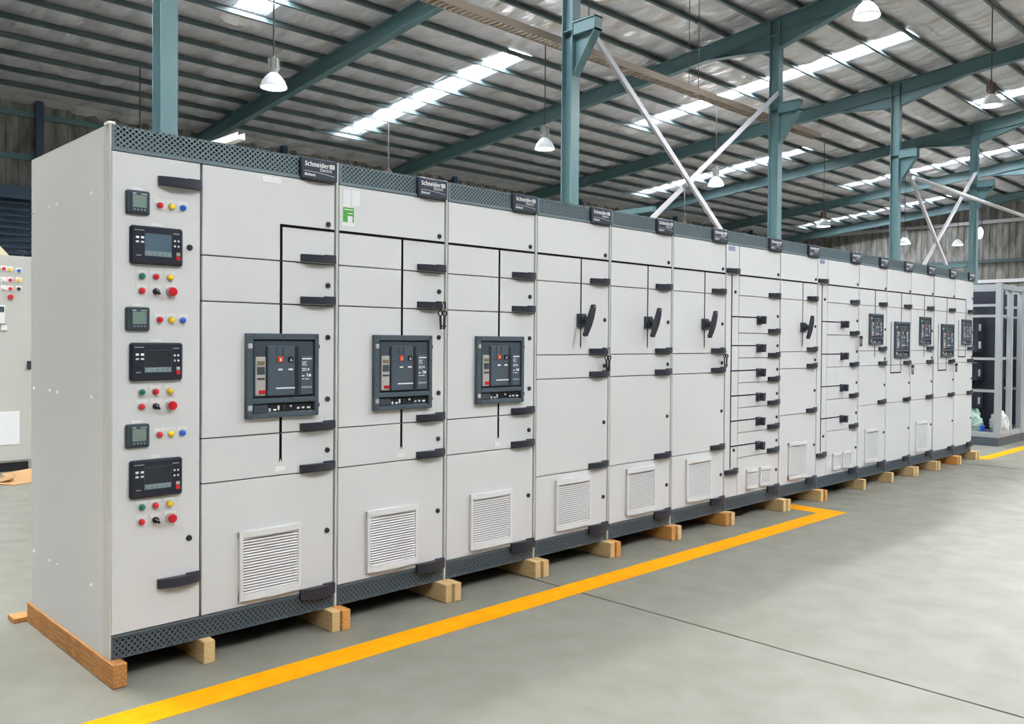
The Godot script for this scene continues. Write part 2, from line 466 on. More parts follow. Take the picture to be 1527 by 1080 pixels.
func lever_switch(parent: Node, x: float, y: float) -> void:
	var b := hub("lever_switch", parent, Vector3(x, y, 0))
	put("base_plate", cb(Vector3(-0.04, -0.043, 0), Vector3(0.04, 0.043, 0.018), 0.004), M.plate, b)
	var m := MB.new()
	m.cyl(Vector3(0, 0, 0.018), Vector3(0, 0, 0.04), 0.034, 0.03, 18)
	m.cyl(Vector3(0, 0, 0.04), Vector3(0, 0, 0.066), 0.022, 0.02, 16)
	put("spindle", m.mesh(), M.handle, b)
	m = MB.new()
	# grip: a bowed lever, thick in the middle and round at both ends
	var a := Vector3(0.037, 0.088, 0.074)
	var c := Vector3(-0.006, 0.0, 0.086)
	var d := Vector3(-0.037, -0.088, 0.074)
	var prev := a
	for k in range(1, 13):
		var t := k / 12.0
		var p := a.lerp(c, t).lerp(c.lerp(d, t), t)
		var w := 0.026 + 0.016 * sin(PI * t)
		m.bar(prev, p + (p - prev) * 0.08, 0.024, w, Vector3(1, -0.42, 0))
		prev = p
	m.cyl(a + Vector3(0, 0, -0.012), a + Vector3(0, 0, 0.012), 0.0155, 0.0145, 14)
	m.cyl(d + Vector3(0, 0, -0.012), d + Vector3(0, 0, 0.012), 0.0155, 0.0145, 14)
	put("lever", m.mesh(), M.handle, b)
	m = MB.new()
	m.cyl(a + Vector3(0, 0, 0.011), a + Vector3(0, 0, 0.0135), 0.0075, 0.007, 12)
	put("cap", m.mesh(), M.grey_print, b)

func small_switch(parent: Node, x: float, y: float) -> void:
	var b := hub("rotary_switch", parent, Vector3(x, y, 0))
	put("base_plate", cb(Vector3(-0.034, -0.036, 0), Vector3(0.034, 0.036, 0.014), 0.004), M.plate, b)
	var m := MB.new()
	m.cyl(Vector3(0, 0, 0.014), Vector3(0, 0, 0.036), 0.031, 0.029, 16)
	m.plate([Vector2(-0.012, -0.03), Vector2(0.014, -0.03), Vector2(0.02, 0.034), Vector2(-0.018, 0.034)], 0.036, 0.062)
	put("knob", m.mesh(), M.handle, b)
	put("print", bx(Vector3(-0.012, 0.022, 0.014), Vector3(0.004, 0.031, 0.0152)), M.print, b)

func pilot(parent: Node, called: String, x: float, y: float, r: float, m: Material, tag_above := true) -> void:
	var b := hub(called, parent, Vector3(x, y, 0))
	if tag_above:
		put("tag_plate", bx(Vector3(-0.0235, 0.012, 0), Vector3(0.0235, 0.028, 0.0018)), M.tag, b)
	var q := MB.new()
	q.cyl(Vector3(0, 0, 0), Vector3(0, 0, 0.006), r * 1.16, r * 1.12, 18)
	put("collar", q.mesh(), M.zinc, b)
	q = MB.new()
	var turn := Basis(Vector3.RIGHT, PI / 2)
	if r > 0.016:
		q.lathe(Vector3.ZERO, [Vector2(r * 0.55, 0.004), Vector2(r * 0.55, 0.018), Vector2(r, 0.02), Vector2(r * 1.02, 0.028), Vector2(r * 0.8, 0.034), Vector2(0.0, 0.036)], 20, turn)
	else:
		q.lathe(Vector3.ZERO, [Vector2(r, 0.005), Vector2(r, 0.011), Vector2(r * 0.82, 0.016), Vector2(r * 0.45, 0.0185), Vector2(0.0, 0.019)], 18, turn)
	put("cap", q.mesh(), m, b)

func selector(parent: Node, x: float, y: float) -> void:
	var b := hub("selector_switch", parent, Vector3(x, y, 0))
	put("tag_plate", bx(Vector3(-0.0235, 0.012, 0), Vector3(0.0235, 0.028, 0.0018)), M.tag, b)
	var m := MB.new()
	m.cyl(Vector3(0, 0, 0), Vector3(0, 0, 0.012), 0.0135, 0.0125, 16)
	m.obox(Vector3(0, 0, 0.019), Vector3(0.008, 0.03, 0.016), Basis(Vector3.BACK, 0.7))
	put("knob", m.mesh(), M.black, b)
	m = MB.new()
	m.obox(Vector3(-0.004, 0.005, 0.0272), Vector3(0.002, 0.012, 0.001), Basis(Vector3.BACK, 0.7))
	put("pointer", m.mesh(), M.print, b)

func meter(parent: Node, x: float, y: float) -> void:
	var s := 0.098
	var b := hub("power_meter", parent, Vector3(x, y, 0))
	put("bezel", cb(Vector3(0, 0, 0), Vector3(s, s, 0.016), 0.006), M.meter, b)
	put("front", cb(Vector3(0.016, 0.008, 0.01), Vector3(s - 0.01, s - 0.008, 0.019), 0.003), M.meter, b)
	put("screen", bx(Vector3(0.025, 0.028, 0.015), Vector3(0.081, 0.079, 0.0198)), M.screen_green, b)
	var m := MB.new()
	for k in 4:
		m = MB.new()
		m.cyl(Vector3(0.032 + 0.014 * k, 0.0185, 0.018), Vector3(0.032 + 0.014 * k, 0.0185, 0.0205), 0.0036, 0.0033, 10)
		put("key", m.mesh(), M.grey_print, b)
	m = MB.new()
	m.box(Vector3(0.024, 0.083, 0.0185), Vector3(0.04, 0.086, 0.0196))
	m.box(Vector3(0.058, 0.083, 0.0185), Vector3(0.084, 0.0855, 0.0196))
	put("print", m.mesh(), M.print, b)
	put("tag_plate", bx(Vector3(0.026, s + 0.003, 0), Vector3(0.074, s + 0.015, 0.0018)), M.white, b)

func controller(parent: Node, x: float, y: float, lit: bool) -> void:
	var w := 0.221
	var h := 0.16
	var b := hub("genset_controller", parent, Vector3(x, y, 0))
	put("bezel", cb(Vector3(0, 0, 0), Vector3(w, h, 0.02), 0.008), M.controller, b)
	put("screen_rim", bx(Vector3(0.255 * w, 0.215 * h, 0.016), Vector3(0.77 * w, 0.815 * h, 0.0206)), M.face_light, b)
	put("screen", bx(Vector3(0.262 * w, 0.36 * h, 0.016), Vector3(0.763 * w, 0.8 * h, 0.0212)), M.screen_blue if lit else M.screen_dark, b)
	put("soft_keys", bx(Vector3(0.262 * w, 0.23 * h, 0.016), Vector3(0.763 * w, 0.355 * h, 0.0212)), M.screen_band, b)
	for i in 5:
		put("soft_key", cb(Vector3((0.285 + 0.096 * i) * w, 0.245 * h, 0.018), Vector3((0.345 + 0.096 * i) * w, 0.335 * h, 0.0225), 0.002), M.screen_green, b)
	for p in [[0.09, 0.66, 0.15, 0.72], [0.185, 0.66, 0.245, 0.72], [0.09, 0.55, 0.15, 0.6], [0.185, 0.55, 0.245, 0.6], [0.815, 0.64, 0.85, 0.69], [0.885, 0.64, 0.92, 0.69], [0.815, 0.5, 0.85, 0.55], [0.885, 0.5, 0.92, 0.55]]:
		put("key", cb(Vector3(p[0] * w, p[1] * h, 0.018), Vector3(p[2] * w, p[3] * h, 0.0225), 0.0015), M.print, b)
	var m := MB.new()
	m.box(Vector3(0.07 * w, 0.87 * h, 0.019), Vector3(0.25 * w, 0.895 * h, 0.0206))
	m.box(Vector3(0.8 * w, 0.84 * h, 0.019), Vector3(0.92 * w, 0.87 * h, 0.0206))
	m.box(Vector3(0.1 * w, 0.21 * h, 0.019), Vector3(0.19 * w, 0.24 * h, 0.0206))
	put("print", m.mesh(), M.grey_print, b)
	put("key", cb(Vector3(0.86 * w, 0.27 * h, 0.018), Vector3(0.935 * w, 0.36 * h, 0.0235), 0.002), M.unit, b)
	put("key", cb(Vector3(0.86 * w, 0.15 * h, 0.018), Vector3(0.935 * w, 0.26 * h, 0.0235), 0.002), M.red, b)
	put("tag_plate", bx(Vector3(0.4 * w, h + 0.004, 0), Vector3(0.6 * w, h + 0.016, 0.0018)), M.white, b)

# ------------------------------------------------------------------ a cubicle
# columns of doors: [x0, x1, seam heights from the top, lock heights, lock inset]
func cubicle(k: int, label: String, cols: Array, wide_post: bool) -> Node3D:
	var x0: float = BOUNDS[k]
	var w: float = BOUNDS[k + 1] - x0
	var c := thing("switchboard_cubicle", Vector3(x0, ROW_Y, 0), label, "cubicle", "switchboard cubicles in the long row")
	# carcass: top, back, sides and the recessed front behind the doors
	var m := MB.new()
	m.box(Vector3(0.001, 0.02, -ROW_D), Vector3(w - 0.001, 2.10, -ROW_D + 0.02))
	m.box(Vector3(0.001, 2.08, -ROW_D + 0.02), Vector3(w - 0.001, 2.10, -0.03))
	m.box(Vector3(0.001, 0.02, -ROW_D + 0.02), Vector3(0.012, 2.08, -0.03))
	m.box(Vector3(w - 0.012, 0.02, -ROW_D + 0.02), Vector3(w - 0.001, 2.08, -0.03))
	put("carcass", m.mesh(), M.body, c)
	put("base_frame", bx(Vector3(0.001, 0.0, -ROW_D), Vector3(w - 0.001, 0.02, -0.03)), M.gasket, c)
	put("door_gasket", bx(Vector3(0.001, 0.004, -0.03), Vector3(w - 0.001, 2.1, -0.022)), M.gasket, c)
	if wide_post and k > 0:
		m = MB.new()
		m.cbox(Vector3(0.0035, 0.0, -0.022), Vector3(0.0165, 2.2, -0.002), 0.002)
		put("corner_post", m.mesh(), M.post, c)
	# perforated strips above and below
	var px := 0.02 if wide_post and k > 0 else 0.004
	m = MB.new()
	m.perforated(px + 0.012, w - 0.207, 2.107, 2.197, -0.004, -0.002, 0.0246, 0.0064)
	m.box(Vector3(px, 2.107, -0.03), Vector3(px + 0.012, 2.198, -0.002))
	m.box(Vector3(px, 2.197, -0.03), Vector3(w - 0.2, 2.2, -0.002))
	m.cbox(Vector3(px, 2.094, -0.02), Vector3(w - 0.004, 2.108, 0.003), 0.002)
	put("perforated_cornice", m.mesh(), M.cornice, c)
	m = MB.new()
	m.box(Vector3(px, 2.1, -0.07), Vector3(w - 0.004, 2.196, -0.06))
	m.box(Vector3(px, 2.19, -0.06), Vector3(w - 0.004, 2.196, -0.03))
	m.box(Vector3(px, 2.1, -0.06), Vector3(px + 0.004, 2.19, -0.03))
	put("cornice_box", m.mesh(), M.gasket, c)
	m = MB.new()
	m.perforated(px + 0.01, w - 0.008, 0.006, 0.088, -0.004, -0.002, 0.0246, 0.0062)
	m.box(Vector3(px, 0.0, -0.02), Vector3(px + 0.01, 0.09, -0.002))
	m.box(Vector3(px, 0.0, -0.02), Vector3(w - 0.004, 0.006, -0.002))
	m.cbox(Vector3(px, 0.087, -0.02), Vector3(w - 0.004, 0.099, 0.002), 0.002)
	put("perforated_plinth", m.mesh(), M.slate, c)
	# name plate at the right end of the cornice
	var p := hub("name_plate", c, Vector3(w - 0.203, 2.1, 0))
	var q := MB.new()
	q.cbox(Vector3(0, -0.002, -0.006), Vector3(0.201, 0.1, 0.018), 0.004)
	put("plate", q.mesh(), M.plate, p)
	q = MB.new()
	q.bow(0.004, 0.197, -0.008, 0.002, 0.0, 0.006, 0.022, 12)
	put("lower_lip", q.mesh(), M.black, p)
	lettering("lettering", "Schneider", 0.132, 1.12, Vector3(0.084, 0.069, 0.0183), M.white, p)
	lettering("lettering", "Electric", 0.066, 1.0, Vector3(0.135, 0.0475, 0.0183), M.white, p, 400)
	lettering("lettering", "Blokset", 0.058, 1.0, Vector3(0.046, 0.0185, 0.0183), M.white, p)
	if not shared.has("emblem"):
		q = MB.new()
		q.cbox(Vector3(0.155, 0.058, 0.0176), Vector3(0.183, 0.08, 0.019), 0.0012)
		shared["emblem"] = q.mesh()
		q = MB.new()
		for i in 16:
			var a := i / 16.0
			var e := (i + 1) / 16.0
			q.quad(Vector3(0.016 + 0.168 * a, 0.0335 - 0.012 * a * a, 0.0185), Vector3(0.016 + 0.168 * e, 0.0335 - 0.012 * e * e, 0.0185), Vector3(0.016 + 0.168 * e, 0.0352 - 0.012 * e * e, 0.0185), Vector3(0.016 + 0.168 * a, 0.0352 - 0.012 * a * a, 0.0185))
		shared["swoosh"] = q.mesh()
		q = MB.new()
		q.box(Vector3(0.161, 0.064, 0.019), Vector3(0.177, 0.0665, 0.0194))
		q.box(Vector3(0.161, 0.0715, 0.019), Vector3(0.177, 0.074, 0.0194))
		shared["emblem_bar"] = q.mesh()
	put("emblem", shared["emblem"], M.white, p)
	put("emblem_bar", shared["emblem_bar"], M.plate, p)
	put("swoosh", shared["swoosh"], M.white, p)
	# doors
	var doors := []
	for col in cols:
		var top := 2.092
		var ys: Array = col[2].duplicate()
		ys.append(0.1)
		for i in ys.size():
			var y0: float = ys[i] + (0.0025 if i < ys.size() - 1 else 0.002)
			var d := put("door", cb(Vector3(col[0], y0, -0.02), Vector3(col[1], top, 0), 0.0025), M.paint, c)
			doors.append({"node": d, "x0": col[0], "x1": col[1], "y0": y0, "y1": top})
			for ly in col[3]:
				if ly > y0 and ly < top:
					put("lock", lock_mesh(), M.handle, d, Vector3(col[1] - col[4], ly, 0))
			if col.size() > 5:
				for hy in col[5]:
					if hy > y0 and hy < top:
						put("handle", handle_mesh(col[1] - col[0], 0.034), M.handle, d, Vector3(col[1], hy, 0))
			elif i < ys.size() - 1:
				put("handle", handle_mesh(0.192, 0.034), M.handle, d, Vector3(col[1] + 0.003, y0 + 0.003, 0))
			else:
				put("handle", handle_mesh(0.192, 0.05), M.handle, d, Vector3(col[1] + 0.003, 0.072, 0.003))
			top = ys[i] - 0.0025
	c.set_meta("doors", doors)
	return c

func doors_of(c: Node3D) -> Array:
	return c.get_meta("doors")

# black tape of the mimic diagram, cut where the doors meet
func tape(c: Node3D, x0: float, y0: float, x1: float, y1: float) -> void:
	for d in doors_of(c):
		var a0 := maxf(x0, d.x0)
		var a1 := minf(x1, d.x1)
		var b0 := maxf(y0, d.y0)
		var b1 := minf(y1, d.y1)
		if a1 - a0 > 0.003 and b1 - b0 > 0.003:
			put("mimic_line", bx(Vector3(a0, b0, -0.001), Vector3(a1, b1, 0.0012)), M.tape, d.node)

func tail(c: Node3D, x: float, y: float, forked: bool) -> void:
	for d in doors_of(c):
		if x > d.x0 and x < d.x1 and y > d.y0 and y < d.y1:
			var m := MB.new()
			if forked:
				m.plate([Vector2(x - 0.008, y - 0.018), Vector2(x, y), Vector2(x - 0.007, y + 0.002)], 0.0, 0.0012)
				m.plate([Vector2(x + 0.008, y - 0.018), Vector2(x + 0.007, y + 0.002), Vector2(x, y)], 0.0, 0.0012)
			else:
				m.plate([Vector2(x, y - 0.025), Vector2(x + 0.006, y), Vector2(x - 0.006, y)], 0.0, 0.0012)
			put("mimic_arrow", m.mesh(), M.tape, d.node)

func vent(c: Node3D, x: float, y: float, w: float, h: float) -> void:
	for d in doors_of(c):
		if x > d.x0 and x < d.x1 and y > d.y0 and y < d.y1:
			put("vent_grille", vent_mesh(w, h), M.vent, d.node, Vector3(x, y, 0))
			put("vent_filter", bx(Vector3(x + 0.004, y + 0.004, 0), Vector3(x + w - 0.004, y + h - 0.004, 0.004)), M.filter, d.node)

func door_label(c: Node3D, called: String, x0: float, y0: float, x1: float, y1: float, m: Material, z := 0.0015) -> void:
	for d in doors_of(c):
		if x0 > d.x0 and x0 < d.x1 and y0 > d.y0 and y0 < d.y1:
			put(called, bx(Vector3(x0, y0, 0), Vector3(x1, y1, z)), m, d.node)

func keys(k: int, x: float, y: float, label: String) -> void:
	var t := thing("key_bunch", Vector3(BOUNDS[k] + x, ROW_Y + y, 0.0), label, "keys", "keys hanging from the door handles")
	var m := MB.new()
	var zz := 0.0385
	for i in 16:        # loop over the handle
		var a := TAU * i / 16.0
		var b := TAU * (i + 1) / 16.0
		m.cyl(Vector3(0, -0.002 + 0.03 * cos(a), 0.02 + 0.026 * sin(a)), Vector3(0, -0.002 + 0.03 * cos(b), 0.02 + 0.026 * sin(b)), 0.0018, 0.0018, 6, false)
	put("cord", m.mesh(), M.white, t)
	for s in [-1.0, 1.0]:
		m = MB.new()
		var e := Vector3(0.013 * s, -0.038, zz + 0.003 * s)
		for i in 12:
			var a := TAU * i / 12.0
			var b := TAU * (i + 1) / 12.0
			m.bar(e + Vector3(cos(a), sin(a), 0) * 0.014, e + Vector3(cos(b), sin(b), 0) * 0.014, 0.004, 0.007, Vector3(0, 0, 1))
		m.bar(e + Vector3(0, -0.012, 0), e + Vector3(-0.005 * s, -0.088, 0), 0.012, 0.005, Vector3(0, 0, 1))
		m.bar(e + Vector3(-0.003 * s, -0.07, 0), e + Vector3(0.012 - 0.003 * s, -0.07, 0), 0.01, 0.005, Vector3(0, 0, 1))
		put("key", m.mesh(), M.black, t)

func build_row() -> void:
	var c: Node3D
	var W := func(k: int) -> float: return BOUNDS[k + 1] - BOUNDS[k]
	var bus := 1.862
	var half := 0.0065
	# 1: controls on the left door, breaker on the right
	c = cubicle(0, "light grey cubicle with three control screens and rows of coloured buttons, at the near end", [
		[0.004, 0.377, [], [1.722, 0.456], 0.048, [1.975, 0.262]],
		[0.387, 1.062, [1.695, 1.492, 0.884, 0.684], [1.891, 1.591, 1.337, 1.034, 0.783, 0.386], 0.036]], true)
	# the long left door has its two handles shorter and near its edge
	for h in doors_of(c)[0].node.get_children():
		if String(h.name).begins_with("handle"):
			h.mesh = handle_mesh(0.186, 0.038)
	for s in 3:
		var y: float = [1.842, 1.358, 0.87][s]
		meter(c, 0.056, y)
		for i in 3:
			pilot(c, "pilot_light", 0.199 + 0.0495 * i, y + 0.048, 0.0125, [M.red, M.yellow, M.blue][i])
		controller(c, 0.0725, y - 0.206 - (0.008 if s == 2 else 0.004 * s), s == 0)
		var yb: float = [1.587, 1.101, 0.618][s]
		pilot(c, "push_button", 0.125, yb, 0.0125, M.green)
		pilot(c, "push_button", 0.182, yb, 0.0125, M.red)
		pilot(c, "pilot_light", 0.243, yb, 0.0125, M.yellow)
		pilot(c, "push_button", 0.124, yb - 0.061, 0.0125, M.red)
		selector(c, 0.183, yb - 0.062)
		pilot(c, "emergency_stop", 0.247, yb - 0.061, 0.0185, M.red)
	breaker(c, 0.587, 0.961, 0.377, 0.392)
	tape(c, 0.771 - half, bus - half, 1.07, bus + half)
	tape(c, 0.771 - half, 1.353, 0.771 + half, bus)
	tape(c, 0.771 - half, 0.765, 0.771 + half, 0.961)
	tail(c, 0.771, 0.764, true)
	vent(c, 0.558, 0.13, 0.318, 0.318)
	door_label(c, "tag_plate", 0.669, 2.055, 0.769, 2.083, M.white)
	door_label(c, "tag_plate", 0.745, 0.705, 0.795, 0.728, M.white)
	# side panel at the end of the row, with its screw caps
	var m := MB.new()
	m.box(Vector3(-0.005, 0.0, -ROW_D), Vector3(0.001, 2.2, -0.066))
	var sp := put("side_panel", m.mesh(), M.side, c)
	m = MB.new()
	m.box(Vector3(-0.001, 0.0, -0.066), Vector3(0.001, 2.2, -0.061))
	put("panel_groove", m.mesh(), M.gasket, c)
	put("corner_profile", cb(Vector3(-0.006, 0.0, -0.061), Vector3(0.002, 2.2, -0.026), 0.003), M.body, c)
	put("corner_profile", cb(Vector3(-0.004, 0.0, -0.024), Vector3(0.003, 2.2, 0.001), 0.003), M.body, c)
	put("corner_cap", cb(Vector3(-0.01, 2.198, -0.05), Vector3(0.02, 2.212, -0.002), 0.003), M.white, c)
	for y in [1.94, 1.075, 0.272]:
		for z in [-0.205, -0.655, -0.765, -1.01]:
			m = MB.new()
			m.cyl(Vector3(-0.004, y, z), Vector3(-0.009, y, z), 0.009, 0.007, 10)
			put("screw_cap", m.mesh(), M.white, sp)
	# 2 and 3: large breakers
	for k in [1, 2]:
		var w: float = W.call(k)
		c = cubicle(k, ["grey cubicle with a green sticker above a large breaker", "grey cubicle with a large breaker and no sticker, third from the near end"][k - 1], [
			[0.02, w - 0.008, [1.695, 1.494, 0.886, 0.687], [1.895, 1.593, 1.342, 1.038, 0.786, 0.389], 0.038]], true)
		breaker(c, 0.22, 0.962, 0.38, 0.39)
		tape(c, 0.0, bus - half, w, bus + half)
		tape(c, 0.409 - half, 1.352, 0.409 + half, bus)
		tape(c, 0.409 - half, 0.768, 0.409 + half, 0.962)
		tail(c, 0.409, 0.767, true)
		vent(c, 0.187, 0.132, 0.328, 0.318)
		door_label(c, "tag_plate", 0.38, 0.708, 0.432, 0.73, M.white)
		if k == 1:
			door_label(c, "notice", 0.041, 1.99, 0.085, 2.077, M.doc, 0.0006)
			door_label(c, "notice", 0.092, 2.0, 0.142, 2.077, M.doc, 0.0006)
			door_label(c, "sticker_backing", 0.038, 1.895, 0.108, 1.99, M.white, 0.0008)
			door_label(c, "green_sticker", 0.041, 1.913, 0.105, 1.987, M.sticker_green, 0.0014)
			door_label(c, "sticker_print", 0.068, 1.913, 0.097, 1.945, M.doc, 0.0018)
			door_label(c, "sticker_print", 0.047, 1.974, 0.098, 1.979, M.print, 0.0018)
			door_label(c, "sticker_print", 0.07, 1.955, 0.098, 1.96, M.print, 0.0018)
	# 4, 5, 6: lever switches
	for k in [3, 4, 5]:
		var w: float = W.call(k)
		c = cubicle(k, ["grey cubicle with a lever switch, beside the third large breaker", "middle of the three neighbouring grey cubicles with lever switches", "grey cubicle with a lever switch, beside the taller column of six rotary switches"][k - 3], [
			[0.02, w - 0.008, [1.697, 1.24, 1.09, 0.491], [1.896, 1.468, 1.165, 0.79, 0.294], 0.038]], true)
		lever_switch(c, 0.424, 1.46)
		tape(c, 0.0, bus - half, w, bus + half)
		tape(c, 0.424 - half * 0.8, 1.3, 0.424 + half * 0.8, bus)
		tail(c, 0.424, 1.301, false)
		vent(c, 0.195, 0.135, 0.33, 0.318)
	# 7 and 9: narrow door with a riser and drawers with rotary switches
	for k in [6, 8]:
		var w: float = W.call(k)
		var seams: Array = [1.70, 1.40, 1.20, 1.00, 0.80, 0.60, 0.40] if k == 6 else [1.70, 1.40, 1.10, 0.80, 0.505]
		var locks: Array = [1.90, 1.548, 1.30, 1.10, 0.895, 0.695, 0.497, 0.248] if k == 6 else [1.894, 1.541, 1.243, 0.943, 0.649, 0.311]
		c = cubicle(k, "grey cubicle with six small drawers, each with a rotary switch" if k == 6 else "grey cubicle with four drawers, each with a rotary switch", [
			[0.006, 0.194, [], [1.725, 0.468], 0.055, [1.872, 0.285]],
			[0.2, w - 0.006, seams, locks, 0.034]], false)
		tape(c, 0.2, bus - half, w, bus + half)
		tape(c, 0.088 - half, 0.325, 0.088 + half, bus)
		for y in ([1.53, 1.30, 1.10, 0.90, 0.70, 0.50] if k == 6 else [1.522, 1.223, 0.924, 0.63]):
			tape(c, 0.088, y - 0.005, 0.5, y + 0.005)
			small_switch(c, 0.505, y - 0.022)
		door_label(c, "blue_label", 0.035, 2.046, 0.13, 2.084, M.sticker)
		vent(c, 0.325, 0.14, 0.17, 0.155)
		vent(c, 0.54, 0.14, 0.17, 0.155)
	# 8: one more lever switch
	var w8: float = W.call(7)
	c = cubicle(7, "grey cubicle with a lever switch, between the two cubicles of drawers", [
		[0.01, w8 - 0.006, [1.70, 1.247, 1.10, 0.70], [1.897, 1.473, 1.172, 0.896, 0.406], 0.034]], false)
	lever_switch(c, 0.4, 1.462)
	tape(c, 0.0, bus - half, w8, bus + half)
	tape(c, 0.4 - half * 0.8, 1.31, 0.4 + half * 0.8, bus)
	tail(c, 0.4, 1.311, false)
	vent(c, 0.16, 0.14, 0.335, 0.318)
	# 10 to 14: breakers at the far end
	var far_labels := ["grey cubicle with a small high breaker, beside the cubicle of four drawers", "grey cubicle whose looped black line runs round a lower breaker, fourth from the far end", "grey cubicle with a small high breaker and a vent, third from the far end", "grey cubicle whose looped black line runs round a lower breaker, second from the far end", "last grey cubicle at the far end of the row, beside the open frame"]
	for k in range(9, 14):
		var w: float = W.call(k)
		var low := k == 10 or k == 12
		c = cubicle(k, far_labels[k - 9], [
			[0.008 if k != 12 else 0.03, w - 0.006, [1.70, 1.10, 0.708] if low else [1.70, 1.25, 1.102, 0.71],
			[1.885, 1.543, 1.247, 0.902, 0.416] if low else [1.885, 1.467, 1.168, 0.9, 0.413], 0.034]], false)
		var bxx := 0.375 if k != 12 else 0.415
		if k == 13: bxx = 0.37
		if low:
			breaker(c, bxx - 0.186, 1.174, 0.372, 0.38)
			tape(c, bxx - half, 1.554, bxx + half, bus)
			tape(c, bxx - 0.26 - half, 1.02, bxx - 0.26 + half, 1.545)
			tape(c, bxx - 0.26, 1.02 - half, bxx + half, 1.02 + half)
			tape(c, bxx - half, 1.02, bxx + half, 1.174)
		else:
			breaker(c, bxx - 0.15, 1.312, 0.305, 0.308)
			tape(c, bxx - half, 1.62, bxx + half, bus)
			if k == 13:
				tape(c, bxx - 0.24 - half, 1.17, bxx - 0.24 + half, 1.609)
				tape(c, bxx - 0.24, 1.17 - half, bxx + half, 1.17 + half)
				tape(c, bxx - half, 1.17, bxx + half, 1.312)
			else:
				tape(c, bxx - half, 1.2, bxx + half, 1.312)
				tail(c, bxx, 1.201, false)
		tape(c, 0.0, bus - half, w if k < 13 else bxx + half, bus + half)
		if k == 9 or k == 11:
			vent(c, 0.158, 0.138, 0.322, 0.335)
	for ch in get_children():
		if ch.has_meta("doors"):
			ch.remove_meta("doors")
	keys(1, 0.655, 1.512, "black keys on a white loop, above the second cubicle's breaker")
	keys(3, 0.655, 1.258, "black keys below the lever switch nearest the large breakers")
	keys(5, 0.665, 1.258, "black keys below the lever switch that is nearest the six drawers")
	keys(8, 0.83, 1.418, "black keys on the top handle of the four-drawer cubicle")
	keys(10, 0.6, 1.118, "black keys below the lower breaker, fourth cubicle from the far end")
	keys(12, 0.635, 1.118, "black keys below the lower breaker, second cubicle from the far end")

# ------------------------------------------------------------------ timber and floor marks
func build_timber() -> void:
	var names := ["first", "second", "third", "fourth", "fifth", "sixth", "seventh", "eighth", "ninth", "tenth", "eleventh", "twelfth", "thirteenth", "fourteenth"]
	var o := put("timber_rail", cb(Vector3(-0.012, 0.0, -1.10), Vector3(0.046, ROW_Y, 0.06), 0.004), M.wood_brown, self)
	tag(o, "long brown timber rail under the near end panel of the row", "timber")
	o = put("timber_rail", cb(Vector3(0.06, 0.0, -1.04), Vector3(10.2, ROW_Y, -0.97), 0.004), M.wood_brown, self)
	tag(o, "long timber rail in the dark under the rear edge of the row", "timber")
	var m := MB.new()
	m.cbox(Vector3(-0.11, 0.0, -1.14), Vector3(0.3, 0.025, -1.04), 0.003)
	o = put("timber_board", m.mesh(), M.wood_brown, self)
	o.position = Vector3(0.04, 0.0, -0.07)
	tag(o, "thin brown board on the floor behind the timber rail", "timber")
	o = put("timber_block", cb(Vector3(0.375, 0.0, -0.28), Vector3(0.428, ROW_Y, 0.05), 0.004), M.wood_pale, self)
	tag(o, "single pale timber block under the nearest cubicle's control door", "timber", "timber blocks under the row")
	var r := RandomNumberGenerator.new()
	r.seed = 5
	for k in range(1, 15):
		var x: float = BOUNDS[k]
		var z := 0.085 + r.randf_range(-0.015, 0.02)
		for s in 2:
			if s == 0 and k in [9, 10]: continue
			var a := x - 0.062 + 0.054 * s + r.randf_range(-0.004, 0.004)
			var tone: Material = M.wood_pale
			if s == 1 and k in [1, 4, 8]: tone = M.wood_orange
			if s == 0 and k in [5, 6, 13]: tone = M.wood_orange
			o = put("timber_block", cb(Vector3(a, 0.0, -0.75), Vector3(a + 0.047, ROW_Y, z - (0.012 if s == 0 else 0.0)), 0.003), tone, self)
			var where := "the joint of the %s and %s cubicles" % [names[k - 1], names[k]] if k < 14 else "the far end of the last cubicle"
			tag(o, "timber block under %s, %s one of the pair" % [where, "nearer" if s == 0 else "farther"] if not k in [9, 10] else "single timber block under %s" % where, "timber", "timber blocks under the row")
	# yellow floor lines
	m = MB.new()
	m.box(Vector3(-3.4, 0.0, 0.296), Vector3(5.80, 0.0012, 0.462))
	m.box(Vector3(5.60, 0.0, -0.6), Vector3(5.80, 0.0012, 0.296))
	o = put("floor_line", m.mesh(), M.line, self)
	tag(o, "long yellow floor line in front of the row, turning in below it", "floor line", "yellow floor lines", "thing")
	m = MB.new()
	m.box(Vector3(10.34, 0.0, 0.03), Vector3(18.0, 0.0012, 0.17))
	m.box(Vector3(10.34, 0.0, -0.6), Vector3(10.62, 0.0012, 0.03))
	o = put("floor_line", m.mesh(), M.line, self)
	tag(o, "yellow floor line by the open frames beyond the row's far end", "floor line", "yellow floor lines", "thing")

# ------------------------------------------------------------------ hall
func roof_y(z: float) -> float:
	return ROOF_Y + SLOPE * ((z if z < RIDGE_Z else 2.0 * RIDGE_Z - z) - COLUMN_Z)

# skylight strips: [x centre, z0, z1]
func skylights() -> Array:
	var s := []
	var xs := [-6.6, -0.3, 6.2, 11.5, 17.65, 24.1, 30.3, 36.2]
	for k in xs.size():
		var x: float = xs[k]
		if k % 2 == 1:
			s.append([x, -15.6, -9.2]); s.append([x, -4.4, 1.2]); s.append([x, 6.0, 14.0])
		else:
			s.append([x, -10.8, -3.6]); s.append([x, 2.0, 9.2])
	return s

